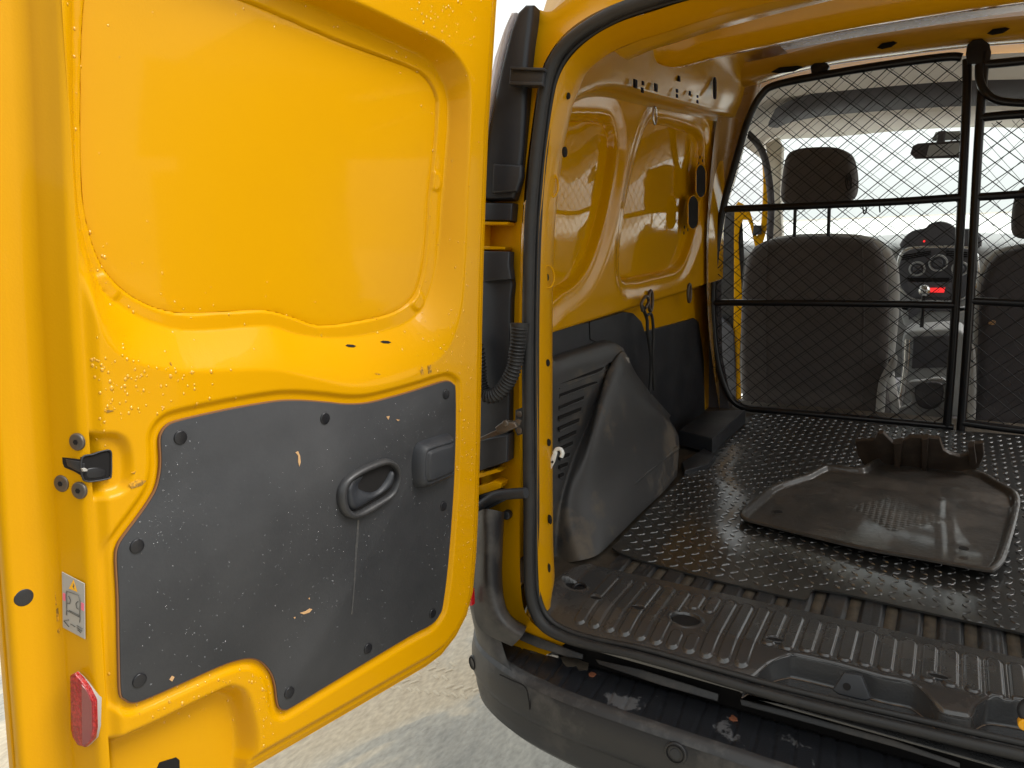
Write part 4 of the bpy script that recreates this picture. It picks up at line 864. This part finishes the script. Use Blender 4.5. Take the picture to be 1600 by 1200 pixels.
for p in [(925, 1053), (1146, 1122)]:
    c = on(p, PZ(-.075)); plate('rusty_screw', [q + A_([RS.normal(0, .001), RS.normal(0, .001), 0]) for q in disc(c, A_([0, 0, 1.]), .0065, 12, up=(0, 1, 0))], A_([0, 0, 1.]), .002, 'rust', bum, bev=.0006)
for k, pp in enumerate([[(832, 1008), (846, 1012), (838, 1022), (828, 1018)], [(876, 1026), (888, 1024), (920, 1036), (918, 1046), (905, 1048), (900, 1040), (886, 1042), (880, 1036)]]):
    plate('rust_patch', ons(pp, PZ(-.0762)), A_([0, 0, 1.]), .0015, 'dust', bum, bev=.0002, prof=1)
for p in [(1055, 1178)]:
    c = on(p, PY(.886)); nn = nrm(A_([0, -1, .12])); plate('parking_sensor', disc(c, nn, .0165, 28), nn, .006, 'bumper', bum, bev=.002); tube('sensor_ring', disc(c + nn * .001, nn, .0125, 24), .0009, 'hole', bum, closed=True, seg=6)
    plate('sensor_face', disc(c + nn * .001, nn, .008, 20), nn, .003, 'plast', bum, bev=.001)
c = A_([-.700, .977, -.125]); nn = nrm(A_([-.55, -1., .05])); c = on((741, 1035), (A_([-.703, .974, -.12]), nn)); plate('parking_sensor', disc(c + nn * .004, nn, .014, 24), nn, .012, 'bumper', bum, bev=.002); tube('sensor_ring', disc(c + nn * .005, nn, .0105, 24), .0009, 'hole', bum, closed=True, seg=6)
# panel joint on the bumper face near the corner
for k_ in ((-.645, -.088),):
    pass
# bumper horn: black cheek that rises beside the door frame
horn = loft('bumper_cheek', [ons([(746, 800), (744, 850), (742, 900), (740, 950), (752, 985), (800, 1010)], rp(-.03)), ons([(760, 795), (762, 850), (762, 900), (768, 945), (785, 975), (815, 995)], rp(-.045)), ons([(786, 800), (784, 850), (783, 900), (787, 940), (798, 965), (822, 982)], rp(-.015)), ons([(787, 800), (785, 850), (784, 900), (788, 938), (799, 962), (823, 978)], rp(.03))], 'bumper', bum, n=40, across=6)
loft('cheek_side', [offc(0, 0)[:6], [A_([-.78, 1.12, .1]), A_([-.76, 1.06, .1]), A_([-.735, 1.0, .08]), A_([-.70, .965, .05]), A_([-.66, .955, .0]), A_([-.63, .955, -.03])], [A_([-.775, 1.14, .3]), A_([-.75, 1.07, .3]), A_([-.73, 1.0, .28]), A_([-.70, .97, .25]), A_([-.68, .965, .22]), A_([-.66, .96, .20])]], 'bumper', bum, n=40, across=6)
plate('side_marker', ons([(729, 930), (736, 922), (737, 947), (728, 946)], rp(-.05)), A_([0, -1, 0]), .01, 'redlamp', bum, bev=.001)
tube('towing_cover_seam', ons([(781, 1054), (800, 1063), (820, 1073), (826, 1092), (828, 1108)], (A_([-.585, .909, -.1]), nrm(A_([-.22, -.97, -.12])))), .0012, 'hole', bum, seg=6)
# dark valance between seal and step, with clipped strips
val = loft('sill_valance', [[p + A_([0, .004, -.010]) for p in seal3[:14]], [p + A_([0, .030, -.030]) for p in seal3[:14]], [A_([p[0], p[1] + .045, -.10]) for p in seal3[:14]]], 'hole', van, n=80)
def vstrip(a, b):
    q = [(a, 0), (b, 0)]
for q, dz in (([(806, 988), (812, 984), (860, 1003), (911, 1022), (910, 1030), (885, 1026), (840, 1012), (812, 1000)], 0), ([(930, 1030), (1000, 1045), (1123, 1084), (1121, 1096), (1030, 1070), (935, 1038)], 0), ([(1156, 1092), (1240, 1112), (1400, 1157), (1500, 1192), (1500, 1200), (1400, 1168), (1240, 1124), (1158, 1102)], 0)):
    plate('valance_strip', ons(q, (A_([0, .975, -.055]), nrm(A_([0, -1., .7])))), nrm(A_([0, -1., .7])), .006, 'bumper', van, bev=.0015)

# ================================================================== BULKHEAD
YB = 2.455
B = lambda ps, dy=0: ons(ps, PY(YB + dy))
rT = .0115
bh = tube('bulkhead', B([(1490, 668), (1400, 659), (1300, 650), (1200, 641), (1158, 635), (1136, 612), (1120, 560), (1113, 480), (1118, 400), (1131, 320), (1150, 250), (1170, 185), (1190, 148), (1215, 132), (1300, 115), (1400, 99), (1480, 89), (1503, 90)]), rT, 'steel', van, seg=12, label='black tubular bulkhead frame with netting behind the seats')
tube('frame_post', B([(1511, 92), (1510, 160), (1503, 310), (1493, 480), (1480, 660), (1478, 672)]), rT, 'steel', bh, seg=12)
tube('frame_post', B([(1541, 80), (1536, 120), (1529, 220), (1524, 310), (1515, 480), (1502, 660), (1500, 675)], -.01), rT, 'steel', bh, seg=12)
tube('cross_bar', B([(1128, 327), (1250, 322), (1400, 315), (1503, 308)]), rT * .95, 'steel', bh, seg=12)
tube('cross_bar', B([(1114, 473), (1250, 473), (1400, 475), (1492, 477)]), rT * .95, 'steel', bh, seg=12)
def rfar(p, z): return A_([.62, YB, z])
def rb(ps, dy=-.01, endz=None):
    q = B(ps, dy); d = q[-1] - q[-2]; k = (.60 - q[-1][0]) / d[0]; return q + [q[-1] + d * k * .5, q[-1] + d * k]
tube('cross_bar', rb([(1524, 308), (1560, 306), (1600, 303)]), rT * .95, 'steel', bh, seg=12)
tube('cross_bar', rb([(1514, 470), (1560, 472), (1600, 474)]), rT * .95, 'steel', bh, seg=12)
tube('frame_rail', rb([(1536, 101), (1570, 98), (1600, 95)]), rT, 'steel', bh, seg=12)
tube('frame_rail', rb([(1502, 660), (1560, 668), (1600, 673)]), rT, 'steel', bh, seg=12)
tube('frame_rail', rb([(1530, 184), (1570, 180), (1600, 178)]), rT, 'steel', bh, seg=12)
tube('frame_brace', B([(1530, 100), (1531, 125), (1541, 145), (1560, 157), (1600, 161), (1640, 160)], -.02), rT * .9, 'steel', bh, seg=12)
plate('frame_lug', B([(1511, 70), (1520, 62), (1535, 60), (1546, 68), (1549, 82), (1546, 100), (1512, 100), (1509, 84)], -.02), A_([0, -1., 0]), .03, 'steel', bh, bev=.004)
plate('frame_lug', B([(1266, 104), (1272, 98), (1292, 98), (1296, 104), (1288, 118), (1268, 120)], -.005), A_([0, -1., 0]), .02, 'steel', bh, bev=.004)
tube('net_tie', B([(1348, 321), (1350, 334), (1354, 328), (1352, 321)]), .002, 'net', bh, seg=6)
tube('net_tie', B([(1374, 320), (1375, 332)]), .002, 'net', bh, seg=6)
# netting: two families of cords inside the frame, knotted where they cross
def netting(name, poly, dy, px_, pz_, r, off=(0, 0)):
    P = A_([(q[0], q[2]) for q in B(poly)]); V0 = ([], []); x0, z0 = P.min(0); x1, z1 = P.max(0)
    def wob(x, z): return A_([x + .004 * math.sin(z * 9 + x * 5 + off[0] * 9), YB + dy + .006 * math.sin(x * 8 + z * 5), z + .004 * math.sin(x * 11 + z * 3)])
    for sg in (1, -1):
        L_ = int((x1 - x0) / px_ + (z1 - z0) / pz_) + 4
        for k in range(-L_, L_):
            run = []
            for i in range(0, 240):
                z = z0 + (z1 - z0) * i / 239; x = x0 + k * px_ + off[0] + sg * (z - z0) / pz_ * px_
                run.append((x, z))
            R_ = A_(run); s = sdp(P, R_[:, 0], R_[:, 1]) < -.002; i = 0
            while i < 240:
                if s[i]:
                    j = i
                    while j + 1 < 240 and s[j + 1]: j += 1
                    if j - i > 2:
                        idx = sorted(set(list(range(i, j + 1, 6)) + [j])); tube('x', [wob(*run[q]) for q in idx], r, None, smoothp=False, seg=4, V0=V0)
                    i = j + 1
                else: i += 1
    return mesh(name, V0[0], V0[1], 'net', bh, kind='stuff')
netL = [(1485, 665), (1300, 648), (1158, 633), (1136, 610), (1120, 560), (1114, 480), (1119, 400), (1132, 320), (1151, 250), (1171, 185), (1192, 148), (1215, 134), (1300, 116), (1480, 91), (1508, 92), (1503, 310), (1493, 480)]
netting('net', netL, .0, .060, .051, .0013)
netting('net_second_layer', netL, .03, .060, .051, .0006, (.012, 0))
netR = [(1505, 660), (1515, 480), (1525, 310), (1531, 190), (1700, 170), (1700, 680)]
netting('net', netR, -.005, .060, .051, .0013, (.01, 0)); netting('net_second_layer', netR, .03, .05, .06, .0006, (.03, 0))

# ================================================================== CAB
def cushion(name, px, y, th, mt, parent=van, bev=.03, **kw):
    pts = ons(px, PY(y)); return plate(name, resamp(A_(spl(pts, 5, True)), 60, True), A_([0, -1., 0]), th, mt, parent, bev=bev, prof=7, **kw)
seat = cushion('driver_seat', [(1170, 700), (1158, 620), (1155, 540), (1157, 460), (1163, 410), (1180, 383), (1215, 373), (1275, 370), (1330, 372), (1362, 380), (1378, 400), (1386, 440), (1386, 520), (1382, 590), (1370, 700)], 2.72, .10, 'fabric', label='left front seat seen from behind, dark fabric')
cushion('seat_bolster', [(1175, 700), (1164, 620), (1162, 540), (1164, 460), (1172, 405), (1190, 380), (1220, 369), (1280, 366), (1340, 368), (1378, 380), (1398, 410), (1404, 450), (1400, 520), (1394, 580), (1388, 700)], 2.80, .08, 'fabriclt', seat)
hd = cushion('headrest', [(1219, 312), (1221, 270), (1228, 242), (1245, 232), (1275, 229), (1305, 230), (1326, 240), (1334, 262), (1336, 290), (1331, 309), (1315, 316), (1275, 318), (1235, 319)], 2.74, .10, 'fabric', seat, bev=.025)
for a, b in (((1243, 312), (1241, 375)), ((1296, 312), (1294, 375))): tube('headrest_post', [on(a, PY(2.78)), on(b, PY(2.78))], .006, 'steel', seat, smoothp=False)
for q in ([(1200, 376), (1196, 470), (1198, 650)], [(1346, 378), (1350, 470), (1346, 650)], [(1162, 470), (1260, 474), (1384, 470)]):
    tube('seat_seam', [on(p, PY(2.7195)) for p in q], .0022, 'fabric', seat, seg=6)
tube('headrest_mark', [on((1326 + 4.5 * math.cos(a), 284 + 13 * math.sin(a)), PY(2.738)) for a in np.linspace(0, 2 * math.pi, 16)[:-1]], .0015, 'hole', seat, closed=True, seg=6)
tube('headrest_mark', ons([(1324, 288), (1325, 276), (1328, 276), (1329, 290), (1324, 289)], PY(2.738)), .0012, 'hole', seat, seg=6, smoothp=False)
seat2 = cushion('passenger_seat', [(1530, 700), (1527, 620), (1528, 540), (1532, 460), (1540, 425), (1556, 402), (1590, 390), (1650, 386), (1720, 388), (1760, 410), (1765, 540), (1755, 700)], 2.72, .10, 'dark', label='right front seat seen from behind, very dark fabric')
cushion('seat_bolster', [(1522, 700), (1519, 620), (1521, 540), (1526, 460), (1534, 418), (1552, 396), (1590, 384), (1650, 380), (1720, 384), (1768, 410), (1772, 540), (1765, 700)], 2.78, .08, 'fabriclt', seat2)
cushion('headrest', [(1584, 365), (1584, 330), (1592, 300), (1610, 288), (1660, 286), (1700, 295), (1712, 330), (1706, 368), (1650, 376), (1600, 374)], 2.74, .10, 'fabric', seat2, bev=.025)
plate('seat_badge', disc(on((1550, 504), PY(2.715)), A_([0, -1., 0]), .010, 18, .008), A_([0, -1., 0]), .003, 'chip', seat2, bev=.001)
# cab floor and tunnel
mesh('cab_floor', [(-.72, 2.5, -.06), (.72, 2.5, -.06), (.72, 4.0, -.16), (-.72, 4.0, -.16)], [(0, 1, 2, 3)], 'dark', van, smooth=False)
# dashboard
yd = 3.45
DP = lambda ps, y=yd: ons(ps, PY(y))
dsh = loft('dashboard', [DP([(1100, 372), (1215, 378), (1300, 373), (1400, 366), (1500, 363), (1600, 366), (1750, 372)], 3.95), DP([(1100, 385), (1215, 384), (1300, 380), (1400, 384), (1500, 384), (1600, 384), (1750, 388)], 3.55), DP([(1100, 410), (1215, 404), (1300, 398), (1400, 394), (1500, 394), (1600, 396), (1750, 402)], yd), DP([(1100, 520), (1215, 515), (1300, 510), (1400, 505), (1500, 505), (1600, 510), (1750, 520)], yd), DP([(1100, 620), (1215, 610), (1300, 600), (1400, 590), (1500, 590), (1600, 600), (1750, 610)], 3.65)], 'dash', van, n=60)
pod = plate('instrument_pod', resamp(A_(spl(DP([(1407, 387), (1412, 372), (1425, 361), (1445, 357), (1452, 350), (1470, 346), (1487, 351), (1495, 358), (1515, 358), (1530, 365), (1533, 386), (1500, 388), (1450, 388)], 3.44), 4, True)), 50, True), A_([0, -1., 0]), .10, 'dashdk', dsh, bev=.010)
plate('pod_lamp', disc(on((1444, 377), PY(3.43)), A_([0, -1., 0]), .004, 12), A_([0, -1., 0]), .003, 'redglow', dsh, bev=.0005)
cc = plate('centre_console_surround', resamp(A_(spl(DP([(1398, 430), (1403, 400), (1415, 388), (1440, 384), (1500, 384), (1525, 390), (1531, 410), (1530, 440), (1518, 462), (1500, 472), (1470, 473), (1430, 471), (1408, 458)], 3.40), 5, True)), 70, True), A_([0, -1., 0]), .05, 'chrome', dsh, bev=.008)
plate('console_face', resamp(A_(spl(DP([(1403, 430), (1408, 403), (1418, 392), (1440, 388), (1500, 388), (1521, 394), (1527, 410), (1525, 438), (1514, 458), (1498, 468), (1470, 469), (1432, 467), (1412, 455)], 3.39), 5, True)), 70, True), A_([0, -1., 0]), .05, 'dashdk', dsh, bev=.004)
for q in ([(1410, 398), (1455, 391), (1454, 399), (1408, 408)], [(1478, 391), (1522, 394), (1523, 404), (1478, 400)]):
    for k in range(3):
        f = lambda a, b, t: (a[0] * (1 - t) + b[0] * t, a[1] * (1 - t) + b[1] * t); t0, t1 = k / 3 + .05, k / 3 + .25
        plate('air_vent', DP([f(q[0], q[3], t0), f(q[1], q[2], t0), f(q[1], q[2], t1), f(q[0], q[3], t1)], 3.382), A_([0, -1., 0]), .003, 'hole', dsh, bev=.0005, prof=1)
for p, r in (((1466, 411), .030), ((1433, 420), .026), ((1500, 420), .026)):
    c = on(p, PY(3.375)); tube('dial_ring', disc(c, A_([0, -1., 0]), r, 22), .004, 'dash', dsh, closed=True, seg=6); plate('dial', disc(c + A_([0, -.012, 0]), A_([0, -1., 0]), r * .55, 18), A_([0, -1., 0]), .02, 'dashdk', dsh, bev=.004)
plate('console_slot', DP([(1416, 434), (1484, 434), (1482, 440), (1420, 440)], 3.378), A_([0, -1., 0]), .003, 'hole', dsh, bev=.0005, prof=1)
plate('radio', DP([(1418, 441), (1492, 441), (1490, 464), (1424, 464)], 3.376), A_([0, -1., 0]), .01, 'dashdk', dsh, bev=.001)
plate('radio_display', DP([(1452, 450), (1477, 449.5), (1475, 457), (1452, 457)], 3.37), A_([0, -1., 0]), .003, 'redglow', dsh, bev=.0005)
gk = on((1444, 454), PY(3.05)); 
V, F = [], []
for i in range(9):
    a = math.pi * i / 8
    for k in range(14): b_ = 2 * math.pi * k / 14; V.append(gk + .020 * A_([math.sin(a) * math.cos(b_), math.sin(a) * math.sin(b_), math.cos(a)]))
for i in range(8):
    for k in range(14): F.append((i * 14 + k, i * 14 + (k + 1) % 14, (i + 1) * 14 + (k + 1) % 14, (i + 1) * 14 + k))
gl = mesh('gear_lever', V, F, 'chrome', van); tube('lever_stem', [gk, gk + A_([0, .03, -.16])], .007, 'steel', gl)
# lower console
plate('console_lower', resamp(A_(spl(DP([(1408, 476), (1420, 482), (1500, 482), (1515, 478), (1512, 505), (1500, 515), (1425, 517), (1410, 500)], 3.30), 4, True)), 50, True), A_([0, -1., 0]), .06, 'dash', dsh, bev=.01)
plate('console_lower', DP([(1418, 478), (1500, 478), (1498, 486), (1440, 487), (1420, 500)], 3.28), A_([0, -1., 0]), .02, 'dashdk', dsh, bev=.003)
cs_ = plate('console_surround', resamp(A_(spl(ons([(1412, 522), (1440, 516), (1500, 515), (1512, 540), (1510, 600), (1512, 668), (1396, 664), (1402, 620), (1410, 570)], PY(3.0)), 4, True)), 50, True), A_([0, -1., 0]), .20, 'dash', van, bev=.012)
plate('console_bin', ons([(1427, 526), (1492, 524), (1490, 574), (1424, 576)], PY(2.985)), A_([0, -1., 0]), .02, 'dashdk', cs_, bev=.004)
plate('seat_base_edge', resamp(A_(spl(ons([(1398, 556), (1400, 575), (1384, 600), (1380, 650), (1368, 650), (1372, 600), (1384, 575)], PY(2.68)), 4, True)), 40, True), A_([0, -1., 0]), .05, 'fabriclt', van, bev=.008)
plate('seat_base_edge', resamp(A_(spl(ons([(1512, 560), (1524, 548), (1524, 660), (1510, 660)], PY(2.68)), 4, True)), 40, True), A_([0, -1., 0]), .05, 'fabriclt', van, bev=.008)
tub = tube('handbrake_trim', ons([(1418, 530), (1416, 570), (1410, 610), (1404, 640)], PY(2.95)), .010, 'chrome', van, seg=8)
plate('tunnel_tray', resamp(A_(spl(ons([(1418, 600), (1440, 595), (1478, 595), (1480, 650), (1410, 650), (1405, 640), (1425, 628)], PY(2.82)), 4, True)), 40, True), A_([0, -1., 0]), .03, 'dash', van, bev=.006)
plate('tunnel_tray', resamp(A_(spl(ons([(1432, 602), (1472, 600), (1470, 632), (1450, 640), (1432, 630)], PY(2.80)), 4, True)), 40, True), A_([0, -1., 0]), .03, 'dashdk', van, bev=.006)
plate('belt_buckle', ons([(1388, 562), (1396, 560), (1398, 575), (1392, 590), (1386, 590)], PY(2.70)), A_([0, -1., 0]), .015, 'plast', van, bev=.003)
plate('pink_tan_piece', ons([(1382, 648), (1384, 632), (1394, 618), (1402, 612), (1400, 630), (1392, 648)], PY(2.90)), A_([0, -1., 0]), .02, 'skin', van, bev=.004)  # unidentified pink-tan piece between seat and console
# windscreen with surround: roof header (cream), A pillar
yw = 3.75
hd1 = ons([(1192, 250), (1196, 234), (1206, 222), (1232, 217), (1300, 214), (1400, 205), (1500, 199), (1600, 200), (1750, 205)], PY(yw))
hd0 = ons([(1172, 235), (1175, 218), (1183, 200), (1215, 190), (1300, 186), (1400, 178), (1500, 173), (1600, 172), (1750, 172)], PY(3.35))
hdd = ons([(1156, 225), (1163, 200), (1185, 165), (1235, 152), (1300, 142), (1400, 130), (1500, 122), (1600, 118), (1750, 114)], PY(3.0))
hde = ons([(1146, 225), (1158, 180), (1185, 140), (1240, 122), (1300, 112), (1400, 98), (1500, 88), (1600, 82), (1750, 76)], PY(2.56))
loft('cab_headliner', [hd1, hd0], 'cream', van, n=70)
loft('overhead_shelf', [ons([(1215, 200), (1240, 190), (1300, 180), (1400, 172), (1500, 166), (1600, 166), (1750, 166)], PY(3.25)), ons([(1200, 196), (1232, 180), (1300, 166), (1400, 152), (1500, 146), (1600, 140), (1750, 138)], PY(3.10)), ons([(1212, 170), (1240, 155), (1300, 140), (1400, 124), (1500, 114), (1600, 110), (1750, 106)], PY(3.0))], 'dark', van, n=50, across=4)
loft('cab_headliner', [hd0, hdd, hde], 'cream', van, n=70, across=4)
# A pillar / door seal ring left of the windscreen
tube('door_seal', ons([(1150, 200), (1170, 210), (1190, 235), (1200, 270), (1205, 320), (1203, 370), (1208, 400), (1200, 420)], PY(3.2)), .014, 'dark', van, seg=10)
plate('a_pillar', ons([(1196, 225), (1214, 215), (1222, 230), (1219, 300), (1222, 372), (1205, 376), (1204, 300)], PY(3.6)), A_([0, -1., 0]), .05, 'cream', van, bev=.008)
# windscreen
plate('windscreen', ons([(1205, 400), (1205, 225), (1215, 212), (1400, 200), (1600, 192), (1760, 190), (1760, 400)], PY(yw + .05, -.35)), A_([0, -1., .35]), .004, 'glass', van, bev=.0005, prof=1)
# mirror
rm_ = plate('rear_view_mirror', ons([(1422, 240), (1426, 228), (1434, 224), (1500, 219), (1512, 222), (1512, 242), (1504, 246), (1430, 248)], PY(3.45)), A_([0, -1., 0]), .03, 'dark', van, bev=.006)
plate('mirror_glass', ons([(1447, 245), (1452, 227), (1498, 223), (1503, 241)], PY(3.44)), A_([0, -1., 0]), .003, 'dash', rm_, bev=.001)
tube('mirror_stem', ons([(1470, 222), (1472, 205)], PY(3.47)), .014, 'dark', rm_)
plate('sensor_cover', ons([(1455, 220), (1462, 206), (1500, 204), (1505, 218)], PY(3.5)), A_([0, -1., 0]), .03, 'dash', rm_, bev=.008)
# open left cab door seen through the door opening
fd = plate('cab_door', resamp(A_(spl(ons([(1154, 380), (1160, 345), (1170, 345), (1178, 375), (1185, 395), (1200, 350), (1203, 280), (1196, 240), (1190, 235), (1193, 280), (1190, 350), (1183, 370), (1172, 330), (1158, 318), (1148, 330), (1147, 480), (1144, 640), (1158, 640), (1156, 560), (1160, 470)], PY(3.4)), 3, True)), 120, True), A_([.3, -1., 0]), .03, 'paint', van, bev=.003, label='front cab door standing open, yellow')
plate('cab_door_trim', ons([(1118, 330), (1148, 325), (1160, 345), (1163, 400), (1156, 470), (1156, 545), (1120, 560)], PY(3.42)), A_([.3, -1., 0]), .02, 'plastgrey', fd, bev=.004)
plate('cab_door_pocket', resamp(A_(spl(ons([(1118, 505), (1140, 508), (1148, 530), (1148, 640), (1118, 640)], PY(3.38)), 4, True)), 40, True), A_([.3, -1., 0]), .04, 'dashdk', fd, bev=.01)
plate('door_latch_block', ons([(1178, 352), (1190, 352), (1190, 366), (1176, 368)], PY(3.38)), A_([.3, -1., 0]), .02, 'plast', fd, bev=.003)

# ================================================================== LOOSE THINGS
# dark box on the floor, left front
bx = [on((1060, 672), PZ(.05)), on((1100, 642), PZ(.05)), on((1165, 640), PZ(.05)), on((1113, 685), PZ(.05))]
bo_ = plate('storage_box', bx, A_([0, 0, 1.]), .044, 'plast', None, bev=.006); top(bo_, 'flat black plastic box lying against the bulkhead foot at the left wall', 'box')
bs = ons([(1065, 722), (1100, 700), (1118, 710), (1108, 724), (1070, 735)], PZ(.02)); b3 = plate('floor_bracket', bs, A_([0, 0, 1.]), .018, 'plast', van, bev=.004)
# strap hanging from the lashing eye
s1 = tube('hanging_strap', ons([(1003, 478), (1008, 490), (1011, 500), (1012, 520), (1017, 560), (1016, 600), (1012, 650)], PX(-.66)), .0045, 'rubber', None, seg=8)
b_ = tube('strap_loop', ons([(1010, 493), (1018, 492), (1021, 520), (1020, 560), (1022, 610)], PX(-.655)), .004, 'rubber', s1, seg=8)
h_ = tube('strap_hook', ons([(1004, 486), (1002, 474), (1009, 463), (1014, 470), (1008, 482)], PX(-.655)), .004, 'metal', s1, seg=8)
top(s1, 'black strap with steel hook hanging from the side wall', 'strap'); b_.location = -s1.location; h_.location = -s1.location
# white hook on the pillar edge
hp = rp(.058)
w1 = plate('white_hook', ons([(851, 738), (864, 708), (868, 703), (871, 708), (867, 722), (856, 743)], hp), A_([.4, -1, 0]), .005, 'white', None, bev=.0012)
w2 = tube('hook_curl', ons([(866, 708), (870, 702), (876, 702), (879, 708), (877, 714)], rp(.060)), .0035, 'white', w1, seg=8)
w3 = [plate('hook_hole', disc(on(p, rp(.0565)), A_([.4, -1, 0]), .0022, 10), A_([.4, -1, 0]), .001, 'hole', w1, bev=.0001, prof=1) for p in [(863, 722), (858, 733)]]
top(w1, 'small white plastic hook caught on the yellow pillar edge', 'hook')
for q in [w2] + w3: q.location = -w1.location
lf_ = plate('dry_leaf', ons([(988, 911), (996, 905), (1010, 903), (1008, 907), (998, 910), (992, 912)], PZ(.006)), A_([0, 0, 1.]), .0015, 'leaf', None, bev=.0004, prof=2); top(lf_, 'small curled orange leaf on the dusty floor behind the sill', 'leaf')
rb_ = tube('rubber_band', [on((1029 + 7 * math.cos(a), 788.5 + 3.2 * math.sin(a)), PZ(.004)) for a in np.linspace(0, 2 * math.pi, 16)[:-1]], .0009, 'ylband', None, closed=True, seg=6); top(rb_, 'small yellow rubber band on the floor beside the wheel arch', 'rubber band')
